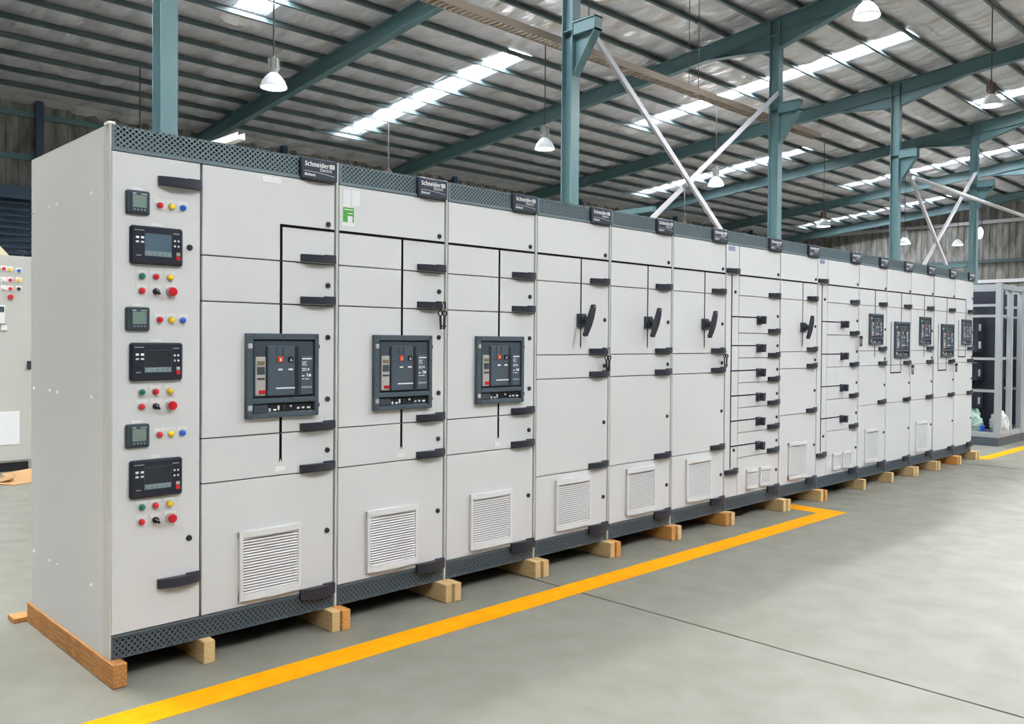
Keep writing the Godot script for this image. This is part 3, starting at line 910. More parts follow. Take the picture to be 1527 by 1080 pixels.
func build_floor() -> void:
	var f := Node3D.new()
	f.name = "floor"
	add_child(f)
	tag(f, "polished light grey concrete factory floor", "floor", "", "structure")
	put("joint_bed", bx(Vector3(HALL_X0, -0.2, HALL_Z0), Vector3(HALL_X1, -0.012, HALL_Z1)), M.joint, f)
	var x := -12.27
	var edges := [HALL_X0]
	while x < HALL_X1:
		edges.append(x); x += 7.34
	edges.append(HALL_X1)
	for k in edges.size() - 1:
		put("slab", bx(Vector3(edges[k] + 0.0075, -0.012, HALL_Z0), Vector3(edges[k + 1] - 0.0075, 0.0, HALL_Z1)), M.floor, f)

func hash01(a: float, b: float) -> float:
	return fposmod(sin(a * 127.1 + b * 311.7) * 43758.5453, 1.0)

func foil_y(x: float, z: float, ns: FastNoiseLite, n2: FastNoiseLite, near := 1.0) -> float:
	# the foil hangs like a quilt: between the purlins and between overlaps that run across them
	var row := floorf((z + 16.4) / 0.8)
	var across := sin(PI * fposmod((z + 16.4) / 0.8, 1.0))
	var xx := x + 0.9 * hash01(row, 3.0) + 0.12 * ns.get_noise_2d(x * 0.7, z * 1.6) - 0.06 * across
	var cell := floorf(xx / 0.58)
	var t := fposmod(xx / 0.58, 1.0)
	var r := hash01(cell, row)
	var q := hash01(row, cell + 7.0)
	var pillow := pow(sin(PI * t), 0.55) * (0.035 + 0.075 * r)
	pillow += (q - 0.5) * 0.06 * (t - 0.5) * 2.0 * sin(PI * t)
	pillow += 0.018 * absf(sin(PI * (xx / 0.58 * 3.0 + q))) * (0.3 + r)
	return roof_y(z) + 0.02 - ((0.012 + pillow) * pow(across, 0.8) - 0.035 * n2.get_noise_2d(x * 2.4, z * 2.4) * across) * near

func in_skylight(x: float, z: float, sky: Array) -> bool:
	for s in sky:
		if absf(x - s[0]) < 0.32 and z > s[1] and z < s[2]:
			return true
	return false

func roof_patch(m: MB, xs: Array, zs: Array, sky: Array, lift: float, fine: bool, ns: FastNoiseLite, n2: FastNoiseLite) -> void:
	var hts := []
	for i in xs.size():
		var r := PackedFloat32Array()
		for j in zs.size():
			var near := 1.0           # the foil is drawn tight round the skylights
			if fine:
				for s in sky:
					if zs[j] > s[1] - 0.3 and zs[j] < s[2] + 0.3:
						near = minf(near, clampf((absf(xs[i] - s[0]) - 0.31) / 0.3, 0.0, 1.0))
			r.append((foil_y(xs[i], zs[j], ns, n2, near) if fine else roof_y(zs[j])) + lift)
		hts.append(r)
	for i in xs.size() - 1:
		for j in zs.size() - 1:
			if in_skylight((xs[i] + xs[i + 1]) / 2.0, (zs[j] + zs[j + 1]) / 2.0, sky):
				continue
			m.quad(Vector3(xs[i], hts[i][j], zs[j]), Vector3(xs[i + 1], hts[i + 1][j], zs[j]), Vector3(xs[i + 1], hts[i + 1][j + 1], zs[j + 1]), Vector3(xs[i], hts[i][j + 1], zs[j + 1]))

func steps(a: float, b: float, d: float, cuts: Array) -> Array:
	var s := []
	var n := int(ceil((b - a) / d))
	for k in n + 1:
		s.append(a + (b - a) * k / n)
	for c in cuts:
		if c > a + 0.001 and c < b - 0.001:
			s.append(c)
	s.sort()
	var out := [s[0]]
	for k in range(1, s.size()):
		if s[k] - out[-1] > 0.004:
			out.append(s[k])
	return out

func build_roof() -> void:
	var sky := skylights()
	var ns := FastNoiseLite.new()
	ns.seed = 31; ns.frequency = 0.8
	var n2 := FastNoiseLite.new()
	n2.seed = 32; n2.frequency = 0.35
	var c := Node3D.new()
	c.name = "ceiling"
	add_child(c)
	tag(c, "sloping factory roof lined with wrinkled silver foil between teal purlins", "ceiling", "", "structure")
	var cx := []
	var cz := []
	for s in sky:
		cx.append(s[0] - 0.32); cx.append(s[0] + 0.32)
		cz.append(s[1]); cz.append(s[2])
	var m := MB.new()
	roof_patch(m, steps(1.0, HALL_X1, 0.055, cx), steps(HALL_Z0, 2.0, 0.1, cz), sky, 0.0, true, ns, n2)
	put("foil_lining", m.mesh(), M.foil, c)
	m = MB.new()
	roof_patch(m, steps(HALL_X0, 1.0, 0.8, cx), steps(HALL_Z0, 2.0, 0.8, cz), sky, 0.0, false, ns, n2)
	roof_patch(m, steps(HALL_X0, HALL_X1, 0.8, cx), steps(2.0, HALL_Z1, 0.8, cz + [RIDGE_Z]), sky, 0.0, false, ns, n2)
	put("foil_lining", m.mesh(), M.foil, c)
	m = MB.new()
	roof_patch(m, steps(HALL_X0 - 0.3, HALL_X1 + 0.3, 3.0, cx), steps(HALL_Z0 - 0.3, HALL_Z1 + 0.3, 3.0, cz + [RIDGE_Z]), sky, 0.12, false, ns, n2)
	put("roof_sheet", m.mesh(), M.roof, c)
	# corrugated skylight sheets, one between each two purlins
	for s in sky:
		var z: float = s[1]
		while z < s[2] - 0.05:
			var e := minf(z + 0.8, s[2])
			m = MB.new()
			for k in 6:
				for h in 2:
					var xa: float = s[0] - 0.32 + 0.1067 * k + 0.05335 * h
					var ya := 0.0 if h == 0 else 0.02
					var yb := 0.02 - ya
					m.quad(Vector3(xa, roof_y(z) + 0.02 + ya, z + 0.01), Vector3(xa + 0.05335, roof_y(z) + 0.02 + yb, z + 0.01), Vector3(xa + 0.05335, roof_y(e) + 0.02 + yb, e), Vector3(xa, roof_y(e) + 0.02 + ya, e))
			put("skylight_pane", m.mesh(), M.pane, c)
			z = e
	# purlins: a web with two flanges each
	for k in 33:
		var z := -16.4 + 0.8 * k
		var y := roof_y(z)
		m = MB.new()
		m.box(Vector3(HALL_X0, y - PURLIN + 0.004, z - 0.004), Vector3(HALL_X1, y - 0.004, z + 0.004))
		m.box(Vector3(HALL_X0, y - PURLIN, z - 0.004), Vector3(HALL_X1, y - PURLIN + 0.008, z + 0.056))
		m.box(Vector3(HALL_X0, y - PURLIN + 0.008, z + 0.05), Vector3(HALL_X1, y - PURLIN + 0.022, z + 0.056))
		m.box(Vector3(HALL_X0, y - 0.01, z - 0.056), Vector3(HALL_X1, y - 0.004, z + 0.004))
		put("purlin", m.mesh(), M.purlin, c)
	# rafters: I-beams that follow the slope, with haunches at the columns
	for x in COLUMN_X + [37.6]:
		m = MB.new()
		var a := Vector3(x, roof_y(HALL_Z0) - PURLIN, HALL_Z0)
		var b := Vector3(x, roof_y(RIDGE_Z) - PURLIN, RIDGE_Z)
		m.bar(a - Vector3(0, 0.16, 0), b - Vector3(0, 0.16, 0), 0.012, 0.30)
		m.bar(a - Vector3(0, 0.006, 0), b - Vector3(0, 0.006, 0), 0.16, 0.012)
		m.bar(a - Vector3(0, 0.316, 0), b - Vector3(0, 0.316, 0), 0.16, 0.012)
		var a2 := Vector3(x, roof_y(HALL_Z1) - PURLIN, HALL_Z1)
		m.bar(a2 - Vector3(0, 0.16, 0), b - Vector3(0, 0.16, 0), 0.012, 0.30)
		m.bar(a2 - Vector3(0, 0.316, 0), b - Vector3(0, 0.316, 0), 0.16, 0.012)
		for s in [-1.0, 1.0]:
			var z0: float = COLUMN_Z + 0.1 * s
			var z1: float = COLUMN_Z + 1.5 * s
			var p0 := Vector3(x, roof_y(z0) - 0.70, z0)
			var p1 := Vector3(x, roof_y(z1) - 0.425, z1)
			m.bar(p0, p1, 0.16, 0.012)
			var t0 := Vector3(x, roof_y(z0) - 0.41, z0)
			for d in [-0.006, 0.006]:
				var o := Vector3(d, 0, 0)
				m.tri(p0 + o, p1 + o, t0 + o)
		put("rafter", m.mesh(), M.steel, c)

func build_columns() -> void:
	var seen := {2: "light blue steel column rising behind the nearest cubicle", 3: "tall teal steel column with a bracket, where the first cross brace starts", 4: "teal steel column with a bracket, at the far end of the first cross brace", 5: "teal steel column with a bracket, at the near end of the farther cross brace", 6: "farthest teal steel column in view, above the last cubicle"}
	for k in COLUMN_X.size():
		var x: float = COLUMN_X[k]
		var t := thing("steel_column", Vector3(x, 0, COLUMN_Z), seen.get(k, "teal steel column farther along the column line"), "column", "teal steel columns", "structure")
		var h := roof_y(COLUMN_Z) - 0.16
		var m := MB.new()
		m.box(Vector3(-0.008, 0, -0.09), Vector3(0.008, h, 0.09))
		m.box(Vector3(-0.085, 0, 0.09), Vector3(0.085, h, 0.102))
		m.box(Vector3(-0.085, 0, -0.102), Vector3(0.085, h, -0.09))
		put("shaft", m.mesh(), M.steel, t)
		put("base_plate", bx(Vector3(-0.16, 0, -0.16), Vector3(0.16, 0.02, 0.16)), M.steel, t)
		m = MB.new()       # crane bracket
		m.box(Vector3(-0.085, 6.06, 0.102), Vector3(0.085, 6.08, 0.52))
		m.box(Vector3(-0.085, 5.88, 0.102), Vector3(0.085, 5.90, 0.52))
		m.box(Vector3(-0.085, 5.88, 0.505), Vector3(0.085, 6.08, 0.52))
		m.box(Vector3(-0.07, 5.90, 0.102), Vector3(0.07, 6.06, 0.51))
		var g := MB.new()
		g.plate([Vector2(0.102, 5.88), Vector2(0.102, 5.32), Vector2(0.5, 5.88)], -0.012, 0.012)
		for i in g.v.size():
			var o := i + [0, 1, -1][i % 3] as int
			m.v.append(Vector3(g.v[o].z, g.v[o].y, g.v[o].x)); m.n.append(Vector3(g.n[o].z, g.n[o].y, g.n[o].x))
		m.bar(Vector3(0, 5.31, 0.105), Vector3(0, 5.875, 0.505), 0.15, 0.012)
		put("crane_bracket", m.mesh(), M.steel, t)
		put("stiffener", bx(Vector3(-0.085, 5.96, -0.09), Vector3(0.085, 5.972, 0.09)), M.steel, t)
	# cross braces in the column line
	var br := [[Vector3(8.38, 6.06, -4.72), Vector3(14.1, 1.86, -4.72), "light grey brace sloping down from the tall column with the bracket", 0.085],
		[Vector3(14.12, 6.25, -4.82), Vector3(8.4, 2.2, -4.82), "light grey brace sloping down to the tall column, crossing its fellow", 0.085],
		[Vector3(20.2, 5.7, -4.72), Vector3(25.5, 1.45, -4.72), "pale brace of the farther cross, sloping down to the farthest column", 0.08],
		[Vector3(25.4, 6.3, -4.82), Vector3(20.2, 2.3, -4.82), "pale brace of the farther cross, sloping down from the farthest column", 0.08]]
	for b in br:
		var m := MB.new()
		m.bar(b[0], b[1], b[3], 0.008)
		m.bar(b[0] + Vector3(0, 0, b[3] / 2.0), b[1] + Vector3(0, 0, b[3] / 2.0), 0.008, b[3])
		tag(put("cross_brace", m.mesh(), M.brace, self), b[2], "brace", "cross braces", "structure")
	var q := MB.new()
	q.cyl(Vector3(19.9, 5.36, -4.42), Vector3(HALL_X1, 5.36, -4.42), 0.05, 0.05, 10)
	tag(put("runway_pipe", q.mesh(), M.brace, self), "long pale pipe running along the far column brackets", "pipe", "", "structure")
	# cable tray slung along the column line
	var t := thing("cable_tray", Vector3(-4.0, 5.9, -5.22), "brown ladder cable tray slung along the column line under the roof", "cable tray", "", "structure")
	q = MB.new()
	q.box(Vector3(0, -0.05, -0.1), Vector3(20.6, 0.06, -0.09))
	q.box(Vector3(0, -0.05, 0.09), Vector3(20.6, 0.06, 0.1))
	put("side_rail", q.mesh(), M.tray, t)
	q = MB.new()
	for k in 206:
		q.box(Vector3(0.1 * k, -0.04, -0.09), Vector3(0.1 * k + 0.045, -0.025, 0.09))
	var rg := put("rungs", q.mesh(), M.tray, t)
	rg.set_meta("kind", "stuff")
	for k in 7:
		for z in [-0.1, 0.1]:
			var xk := 0.9 + 3.0 * k
			q = MB.new()
			q.cyl(Vector3(xk, 0.0, z), Vector3(xk, roof_y(-5.22 + z) - 5.93, z), 0.008, 0.008, 6)
			put("hanger_rod", q.mesh(), M.wire, t)

func wall_thing(called: String, label: String) -> Node3D:
	var o := Node3D.new()
	o.name = called
	add_child(o)
	tag(o, label, "wall", "", "structure")
	return o

func build_walls() -> void:
	var wl := wall_thing("wall_back", "stained silver back wall with blue posts and rails")
	put("cladding", bx(Vector3(HALL_X0, 0, HALL_Z0 - 0.2), Vector3(HALL_X1, roof_y(HALL_Z0) + 0.1, HALL_Z0)), M.wall, wl)
	var m := MB.new()
	for k in 210:
		var x := HALL_X0 + 0.25 * k
		m.box(Vector3(x, 0, HALL_Z0), Vector3(x + 0.06, roof_y(HALL_Z0), HALL_Z0 + 0.025))
	put("ribs", m.mesh(), M.wall, wl).set_meta("kind", "stuff")
	for y in [1.4, 2.7, 4.1, 5.36, 6.3]:
		put("girt", bx(Vector3(HALL_X0, y - 0.06, HALL_Z0 + 0.02), Vector3(HALL_X1, y + 0.06, HALL_Z0 + 0.12)), M.steel, wl)
	for x in [-7.4, -1.4, 4.6, 10.6, 16.6, 22.6, 28.6, 34.6]:
		put("post", bx(Vector3(x - 0.07, 0, HALL_Z0 + 0.1), Vector3(x + 0.07, roof_y(HALL_Z0), HALL_Z0 + 0.26)), M.shutter, wl)
	wl = wall_thing("wall_right", "dark ribbed gable wall at the far end of the hall")
	put("cladding", bx(Vector3(HALL_X1, 0, HALL_Z0), Vector3(HALL_X1 + 0.2, 9.6, HALL_Z1)), M.wall, wl)
	m = MB.new()
	for k in 165:
		var z := HALL_Z0 + 0.25 * k
		m.box(Vector3(HALL_X1 - 0.03, 0, z), Vector3(HALL_X1, 9.3, z + 0.08))
	put("ribs", m.mesh(), M.wall, wl).set_meta("kind", "stuff")
	for y in [1.2, 2.6, 4.05, 4.9, 6.55, 8.2]:
		put("girt", bx(Vector3(HALL_X1 - 0.16, y - 0.07, HALL_Z0 + 0.3), Vector3(HALL_X1 - 0.02, y + 0.07, HALL_Z1)), M.brace if y in [6.55, 4.05] else M.purlin, wl)
	wl = wall_thing("wall_left", "ribbed gable wall at the near end of the hall")
	put("cladding", bx(Vector3(HALL_X0 - 0.2, 0, HALL_Z0), Vector3(HALL_X0, 9.6, HALL_Z1)), M.wall, wl)
	wl = wall_thing("wall_front", "long wall of the hall opposite the row")
	put("cladding", bx(Vector3(HALL_X0, 0, HALL_Z1), Vector3(HALL_X1, roof_y(HALL_Z1) + 0.1, HALL_Z1 + 0.2)), M.wall, wl)
	# roller shutter in the back wall
	var d := Node3D.new()
	d.name = "door_1"
	add_child(d)
	d.position = Vector3(0, 0, HALL_Z0 + 0.3)
	tag(d, "dark blue roller shutter low in the back wall", "shutter", "", "structure")
	put("shutter_box", bx(Vector3(-1.3, 4.36, -0.05), Vector3(4.5, 4.62, 0.35)), M.shutter, d)
	m = MB.new()
	m.bow(-1.2, 4.4, 0.0, 0.125, -0.02, 0.0, 0.0, 2)
	m.cyl(Vector3(-1.2, 0.062, 0.0), Vector3(4.4, 0.062, 0.0), 0.045, 0.045, 8)
	var slat := m.mesh()
	for k in 32:
		put("slat", slat, M.shutter, d, Vector3(0, 0.137 * k, 0.05))

# ------------------------------------------------------------------ lamps
func lamp_meshes() -> void:
	var m := MB.new()
	m.cyl(Vector3(0, 0.27, 0), Vector3(0, 0.45, 0), 0.075, 0.07, 16)
	m.cyl(Vector3(0, 0.45, 0), Vector3(0, 0.49, 0), 0.045, 0.02, 12)
	m.cyl(Vector3(0, 0.22, 0), Vector3(0, 0.27, 0), 0.05, 0.075, 16)
	for k in 8:
		var a := TAU * k / 8.0
		m.obox(Vector3(cos(a) * 0.08, 0.36, -sin(a) * 0.08), Vector3(0.02, 0.15, 0.006), Basis(Vector3.UP, a))
	shared["lamp_housing"] = m.mesh()
	m = MB.new()
	m.lathe(Vector3.ZERO, [Vector2(0.2, 0.0), Vector2(0.205, 0.012), Vector2(0.19, 0.05), Vector2(0.165, 0.11), Vector2(0.12, 0.17), Vector2(0.07, 0.215), Vector2(0.05, 0.23)], 28)
	m.lathe(Vector3.ZERO, [Vector2(0.05, 0.226), Vector2(0.115, 0.165), Vector2(0.16, 0.105), Vector2(0.185, 0.048), Vector2(0.195, 0.0), Vector2(0.2, 0.0)], 28)
	shared["lamp_shade"] = m.mesh()
	m = MB.new()
	m.lathe(Vector3.ZERO, [Vector2(0.0, -0.012), Vector2(0.12, -0.008), Vector2(0.192, 0.004), Vector2(0.192, 0.01), Vector2(0.0, 0.014)], 28)
	shared["lamp_lens"] = m.mesh()

func high_bay(at: Vector3, label: String, lit: bool, brown: bool, group: String) -> void:
	var t := thing("high_bay_lamp", at, label, "lamp", group)
	var top := roof_y(at.z - 0.03) - PURLIN - 0.003 - at.y       # up to the lower flange of a purlin
	var m := MB.new()
	m.cyl(Vector3(0, 0.48, 0), Vector3(0, top, 0), 0.011, 0.011, 6)
	put("suspension_rod", m.mesh(), M.wire, t)
	put("housing", shared["lamp_housing"], M.lamp_brown if brown else M.lamp_body, t)
	var acrylic := lit and not brown and at.z < -5.0
	put("lamp_shade", shared["lamp_shade"], M.lamp_glow if acrylic else M.lamp_shade, t)
	put("lens", shared["lamp_lens"], M.lens if lit else M.lens_off, t)
	if lit:
		var l := SpotLight3D.new()
		l.name = "lamp_light"
		t.add_child(l)
		l.position = Vector3(0, -0.03, 0)
		l.rotation = Vector3(-PI / 2, 0, 0)
		l.spot_angle = 84.0
		l.spot_angle_attenuation = 0.4
		l.spot_range = 60.0
		l.spot_attenuation = 2.0
		l.light_size = 0.16
		l.light_color = LAMP_COLOR
		l.light_energy = LAMP_ENERGY
		l.shadow_enabled = true
		if not acrylic:
			return
		var o := OmniLight3D.new()
		o.name = "shade_light"
		t.add_child(o)
		o.position = Vector3(0, 0.1, 0)
		o.omni_range = 60.0
		o.omni_attenuation = 2.0
		o.light_size = 0.12
		o.light_color = LAMP_COLOR
		o.light_energy = LAMP_UPLIGHT
		o.shadow_enabled = true

func build_lamps() -> void:
	lamp_meshes()
	var g := "high bay lamps under the roof"
	high_bay(Vector3(5.35, 5.25, -8.37), "lit high bay lamp hanging beside the light blue column", true, false, g)
	high_bay(Vector3(11.35, 5.27, -8.37), "lit high bay lamp hanging beside the tall column with the bracket", true, false, g)
	high_bay(Vector3(17.60, 5.35, -8.37), "lit high bay lamp hanging above the crossing of the nearer braces", true, false, g)
	high_bay(Vector3(23.45, 4.89, -8.37), "lit high bay lamp with a brown housing above the four drawers", true, true, g)
	high_bay(Vector3(29.52, 4.87, -8.37), "lit high bay lamp just right of the fourth steel column", true, false, g)
	high_bay(Vector3(34.7, 5.25, -8.37), "lit high bay lamp seen between the farther cross braces and last column", true, false, g)
	high_bay(Vector3(11.6, 6.32, -1.97), "very bright high bay lamp at the top edge, nearest of all", true, false, g)
	high_bay(Vector3(17.3, 6.09, -1.97), "lit high bay lamp near the right edge with a dark top", true, true, g)
	high_bay(Vector3(11.6, 5.2, -13.97), "brown topped high bay lamp half hidden behind the second cubicle", false, true, g)
	high_bay(Vector3(5.5, 5.2, -13.97), "brown topped high bay lamp half hidden behind the nearest cubicle", false, true, g)
	high_bay(Vector3(24.4, 5.2, -13.97), "brown topped high bay lamp half hidden behind the sixth cubicle", false, true, g)
	# the other lamps of the same grid, outside the picture
	for x in [-6.75]:
		high_bay(Vector3(x, 5.35, -8.37), "lit high bay lamp of the hall's lamp grid", true, false, "lamps of the grid outside the picture")
	for x in [-6.75, -0.75, 5.35, 23.3, 29.4, 35.0]:
		high_bay(Vector3(x, 6.15, -1.97), "lit high bay lamp of the hall's lamp grid", true, false, "lamps of the grid outside the picture")
	for x in [-0.75, 5.25, 11.25, 17.3, 23.5, 29.6, 35.2]:
		high_bay(Vector3(x, 6.3, 5.23), "lit high bay lamp of the hall's lamp grid", true, false, "lamps of the grid outside the picture")
	# round flood light near the far gable
	var t := thing("flood_light", Vector3(37.4, 5.97, -8.37), "round white flood light glowing high beside the farthest column", "lamp")
	var m := MB.new()
	var turn := Basis(Vector3(0, 0, 1), PI / 2).rotated(Vector3.UP, -0.72)
	m.lathe(Vector3.ZERO, [Vector2(0.0, -0.12), Vector2(0.12, -0.1), Vector2(0.25, 0.02), Vector2(0.26, 0.06), Vector2(0.235, 0.06)], 24, turn)
	put("housing", m.mesh(), M.lamp_body, t)
	m = MB.new()
	m.lathe(Vector3.ZERO, [Vector2(0.235, 0.055), Vector2(0.12, 0.075), Vector2(0.0, 0.08)], 24, turn)
	put("lens", m.mesh(), M.lens, t)
	m = MB.new()
	m.cyl(Vector3(0.06, 0.1, 0), Vector3(0.06, roof_y(-8.4) - PURLIN - 0.003 - 5.97, 0), 0.02, 0.02, 6)
	put("stem", m.mesh(), M.wire, t)

# ------------------------------------------------------------------ things around the row
func build_background() -> void:
	# control cabinet far left
	var t := thing("control_cabinet", Vector3(0.5, 0, -6.54), "light grey control cabinet with coloured buttons, standing behind the row's near end", "cabinet")
	var m := MB.new()
	m.box(Vector3(0, 0.1, -0.8), Vector3(1.0, 2.28, 0.0))
	put("body", m.mesh(), M.old_paint, t)
	put("plinth", bx(Vector3(0.02, 0.0, -0.78), Vector3(0.98, 0.1, -0.04)), M.black, t)
	put("door", cb(Vector3(0.01, 0.12, 0.0), Vector3(0.985, 2.26, 0.02), 0.003), M.old_paint, t)
	var tones := [[0.73, 2.137, M.red], [0.79, 2.133, M.yellow], [0.87, 2.124, M.blue], [0.73, 2.02, M.white], [0.79, 2.02, M.red], [0.87, 2.022, M.yellow], [0.73, 1.93, M.white], [0.79, 1.93, M.red], [0.87, 1.932, M.black], [0.65, 2.137, M.green], [0.65, 2.02, M.red]]
	for b in tones:
		var h := hub("push_button", t, Vector3(b[0], b[1], 0.02))
		put("tag_plate", bx(Vector3(-0.028, -0.022, 0), Vector3(0.028, 0.032, 0.002)), M.white, h)
		m = MB.new()
		m.cyl(Vector3(0, 0, 0.0), Vector3(0, 0, 0.025), 0.019, 0.016, 14)
		put("cap", m.mesh(), b[2], h)
	m = MB.new()
	m.cyl(Vector3(0.79, 1.843, 0.02), Vector3(0.79, 1.843, 0.06), 0.026, 0.024, 14)
	put("emergency_stop", m.mesh(), M.red, t)
	put("reader", cb(Vector3(0.58, 1.56, 0.02), Vector3(0.735, 1.755, 0.06), 0.006), M.white, t)
	put("reader_screen", bx(Vector3(0.6, 1.68, 0.05), Vector3(0.725, 1.74, 0.0615)), M.face, t)
	put("switch", cb(Vector3(0.7, 1.49, 0.02), Vector3(0.76, 1.545, 0.04), 0.004), M.white, t)
	put("latch", cb(Vector3(0.95, 1.08, 0.02), Vector3(0.985, 1.17, 0.045), 0.004), M.handle, t)
	put("notice_board", cb(Vector3(0.45, 0.29, 0.02), Vector3(0.877, 0.64, 0.028), 0.002), M.white, t)
	put("notice_sheet", bx(Vector3(0.47, 0.31, 0.02), Vector3(0.857, 0.62, 0.0285)), M.doc, t)
	m = MB.new()
	m.cyl(Vector3(0.93, 2.28, -0.1), Vector3(0.93, 2.31, -0.1), 0.02, 0.02, 10)
	for k in 12:
		var a := PI * k / 12.0
		var b := PI * (k + 1) / 12.0
		m.cyl(Vector3(0.93 + 0.035 * cos(a), 2.305 + 0.04 * sin(a), -0.1), Vector3(0.93 + 0.035 * cos(b), 2.305 + 0.04 * sin(b), -0.1), 0.01, 0.01, 6, false)
	put("lifting_eye", m.mesh(), M.handle, t)
	m = MB.new()
	m.plate([Vector2(0.0, 0.0), Vector2(0.62, 0.0), Vector2(0.5, 0.13), Vector2(0.0, 0.13)], -0.02, 0.0)
	var o := put("cream_board", m.mesh(), M.cream, self, Vector3(0.72, 2.281, -6.7))
	tag(o, "cream board standing on top of the grey control cabinet", "board")
	# flattened carton on the floor beside it
	t = thing("flat_carton", Vector3(1.25, 0, -5.85), "flattened brown cardboard carton on the floor by the control cabinet", "carton")
	m = MB.new()
	m.obox(Vector3(0.0, 0.006, 0), Vector3(0.6, 0.008, 0.36), Basis(Vector3.UP, 0.5))
	put("base_sheet", m.mesh(), M.carton, t)
	m = MB.new()
	m.obox(Vector3(0.05, 0.045, -0.06), Vector3(0.42, 0.006, 0.24), Basis(Vector3.UP, 0.2).rotated(Vector3.RIGHT, 0.3))
	put("flap", m.mesh(), M.carton, t)
	m = MB.new()
	m.obox(Vector3(-0.2, 0.03, 0.02), Vector3(0.2, 0.006, 0.16), Basis(Vector3.UP, -0.4).rotated(Vector3.BACK, 0.3))
	put("flap", m.mesh(), M.carton, t)
	# stands with an arm, behind the row
	var stands := [[Vector3(1.8, 0, -2.42), M.white, "white stand arm showing above the nearest cubicle's cornice"], [Vector3(6.8, 0, -2.29), M.steel, "turquoise stand arm showing above the fifth cubicle"], [Vector3(16.82, 0, -2.23), M.steel, "turquoise stand arm showing above the last cubicles"]]
	for s in stands:
		t = thing("light_stand", s[0], s[2], "stand", "stands behind the row")
		put("post", bx(Vector3(-0.03, 0, -0.33), Vector3(0.03, 2.92, -0.27)), M.steel, t)
		put("foot", bx(Vector3(-0.25, 0, -0.55), Vector3(0.25, 0.03, -0.05)), M.steel, t)
		m = MB.new()
		m.box(Vector3(-0.03, 2.92, -0.62), Vector3(0.03, 2.928, 0.0))
		m.box(Vector3(-0.03, 2.928, -0.62), Vector3(-0.024, 2.975, 0.0))
		m.box(Vector3(0.024, 2.928, -0.62), Vector3(0.03, 2.975, 0.0))
		put("arm", m.mesh(), s[1], t)
	build_open_frames()

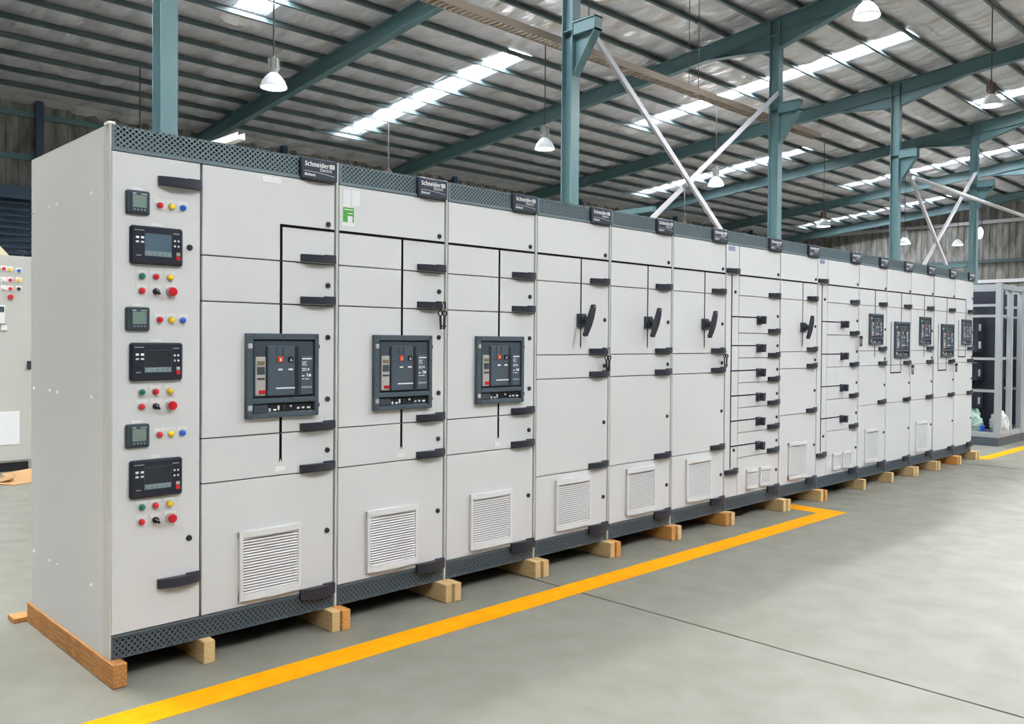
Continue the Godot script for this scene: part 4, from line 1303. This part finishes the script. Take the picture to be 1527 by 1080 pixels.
func build_open_frames() -> void:
	var base := Vector3(11.92, 0, -0.17)
	for k in 3:
		var x := base.x + 1.06 * k
		var labels := ["open grey cubicle frame with bags inside, nearest beyond the row's far end", "second open grey cubicle frame with a copper busbar", "third open grey cubicle frame at the right edge"]
		var t := thing("open_frame", Vector3(x, 0, base.z), labels[k], "frame", "open cubicle frames beyond the row")
		put("plinth", bx(Vector3(0.0, 0.0, -1.0), Vector3(1.05, 0.12, -0.01)), M.slate, t)
		for p in [0.0, 0.5, 0.98]:
			put("post", cb(Vector3(p, 0.12, -0.07), Vector3(p + (0.1 if p == 0.0 else 0.06), 2.27, 0.0), 0.004), M.frame_steel, t)
			put("post", bx(Vector3(p, 0.12, -1.0), Vector3(p + 0.06, 2.27, -0.94)), M.frame_steel, t)
		for y in [0.12, 0.75, 1.2, 1.8, 1.95, 2.19]:
			var th := 0.07 if y in [0.12, 2.19] else 0.035
			put("side_rail", bx(Vector3(0.0, y, -0.94), Vector3(0.05, y + th, -0.07)), M.frame_steel, t)
			if y in [0.12, 2.19]:
				put("front_rail", bx(Vector3(0.1, y, -0.06), Vector3(0.98, y + th, -0.005)), M.frame_steel, t)
			elif y == 1.8 or y == 1.2:
				put("front_rail", bx(Vector3(0.1, y, -0.1), Vector3(0.5, y + 0.04, -0.06)), M.frame_steel, t)
		put("back_panel", bx(Vector3(0.06, 0.19, -0.96), Vector3(0.98, 2.19, -0.94)), M.device, t)
		put("partition", bx(Vector3(0.5, 0.19, -0.9), Vector3(0.52, 2.19, -0.1)), M.device, t)
		for y in [0.5, 0.9, 1.3, 1.55]:
			put("device", cb(Vector3(0.18, y, -0.6), Vector3(0.44, y + 0.26, -0.35), 0.01), M.device, t)
			put("device_face", bx(Vector3(0.22, y + 0.06, -0.35), Vector3(0.3, y + 0.16, -0.345)), M.white, t)
		for xx in [0.66, 0.76, 0.86]:
			put("busbar", bx(Vector3(xx, 0.5 if xx < 0.7 else 0.8, -0.4), Vector3(xx + 0.03, 1.9, -0.32)), M.copper, t)
		put("inner_rail", bx(Vector3(0.06, 0.2, -0.45), Vector3(0.09, 2.19, -0.41)), M.frame_steel, t)
		put("inner_rail", bx(Vector3(0.06, 0.2, -0.72), Vector3(0.09, 2.19, -0.68)), M.frame_steel, t)
	# what lies in the nearest frame
	var bags := [["plastic_bag", Vector3(12.17, 0.3, -0.62), Vector3(0.11, 0.19, 0.15), M.bag_green, "pale green plastic bag in the nearest open frame", "bag"],
		["plastic_bag", Vector3(12.26, 0.29, -0.27), Vector3(0.12, 0.18, 0.12), M.bag, "white plastic bag in the nearest open frame", "bag"]]
	for b in bags:
		var q := MB.new()
		var ns := FastNoiseLite.new()
		ns.seed = 77 + int(b[1].x * 10.0)
		ns.frequency = 0.9
		var rr := func(i: int, j: int) -> Vector3:
			var th := PI * j / 14.0
			var ph := TAU * (i % 22) / 22.0
			var d := Vector3(sin(th) * cos(ph), cos(th), sin(th) * sin(ph))
			var s := 1.0 + 0.45 * ns.get_noise_3dv(d * 2.2)
			return Vector3(d.x * b[2].x, maxf(d.y * b[2].y, -b[2].y * 0.85), d.z * b[2].z) * s
		for i in 22:
			for j in 14:
				var p0: Vector3 = rr.call(i, j)
				var p1: Vector3 = rr.call(i + 1, j)
				var p2: Vector3 = rr.call(i + 1, j + 1)
				var p3: Vector3 = rr.call(i, j + 1)
				q.quad(p0, p1, p2, p3)
		var o := put(b[0], q.mesh(), b[3], self, b[1])
		tag(o, b[4], b[5], "odds and ends in the open frame")
	var bb := thing("blue_box", Vector3(12.0, 0.121, -0.44), "small blue box on the floor of the nearest open frame", "box")
	put("tub", cb(Vector3(0, 0.0, 0), Vector3(0.1, 0.14, 0.03), 0.008), M.blue, bb)
	put("rim", bx(Vector3(-0.005, 0.13, -0.005), Vector3(0.105, 0.148, 0.035)), M.blue, bb)

# ------------------------------------------------------------------ light and camera
const LAMP_COLOR := Color(1.0, 0.99, 0.985)
const LAMP_ENERGY := 18.2
const LAMP_UPLIGHT := 1.2       # what an acrylic shade lets out sideways and upwards; the lamps of the nearer rows have metal shades
const SKY_ENERGY := 6.0
const EXPOSURE := 1.0

func _ready() -> void:
	var f := 1291.4388
	var py := 525.324
	var cam := Camera3D.new()
	cam.name = "camera"
	add_child(cam)
	var th := 0.7741
	var pitch := -0.014
	var roll := 0.0075
	var fw := Vector3(sin(th), 0, -cos(th))
	var rt := Vector3(cos(th), 0, sin(th))
	var up := Vector3.UP
	var fw2 := fw * cos(pitch) + up * sin(pitch)
	var up2 := up * cos(pitch) - fw * sin(pitch)
	var rt2 := rt * cos(roll) + up2 * sin(roll)
	var up3 := up2 * cos(roll) - rt * sin(roll)
	cam.transform = Transform3D(Basis(rt2, up3, -fw2), Vector3(-1.3013, 1.4309, 3.6772))
	cam.near = 0.1
	cam.far = 200.0
	cam.keep_aspect = Camera3D.KEEP_HEIGHT
	cam.set_frustum(0.1 * PX_H / f, Vector2(0.0, -(PX_H / 2.0 - py) / f * 0.1), 0.1, 200.0)
	cam.current = true

	var we := WorldEnvironment.new()
	we.name = "environment"
	var e := Environment.new()
	e.background_mode = Environment.BG_SKY
	var sm := ProceduralSkyMaterial.new()
	sm.sky_top_color = Color(0.95, 0.97, 1.0)
	sm.sky_horizon_color = Color(0.95, 0.97, 1.0)
	sm.ground_bottom_color = Color(0.35, 0.35, 0.34)
	sm.ground_horizon_color = Color(0.6, 0.6, 0.6)
	sm.sky_energy_multiplier = SKY_ENERGY
	sm.ground_energy_multiplier = 1.0
	sm.sun_angle_max = 0.0
	var sk := Sky.new()
	sk.sky_material = sm
	e.sky = sk
	e.tonemap_mode = Environment.TONE_MAPPER_LINEAR
	e.tonemap_exposure = EXPOSURE
	e.sdfgi_enabled = true
	e.ssao_enabled = true
	e.ssil_enabled = true
	we.environment = e
	add_child(we)

	make_materials()
	build_floor()
	build_walls()
	build_roof()
	build_columns()
	build_row()
	build_timber()
	build_lamps()
	build_background()
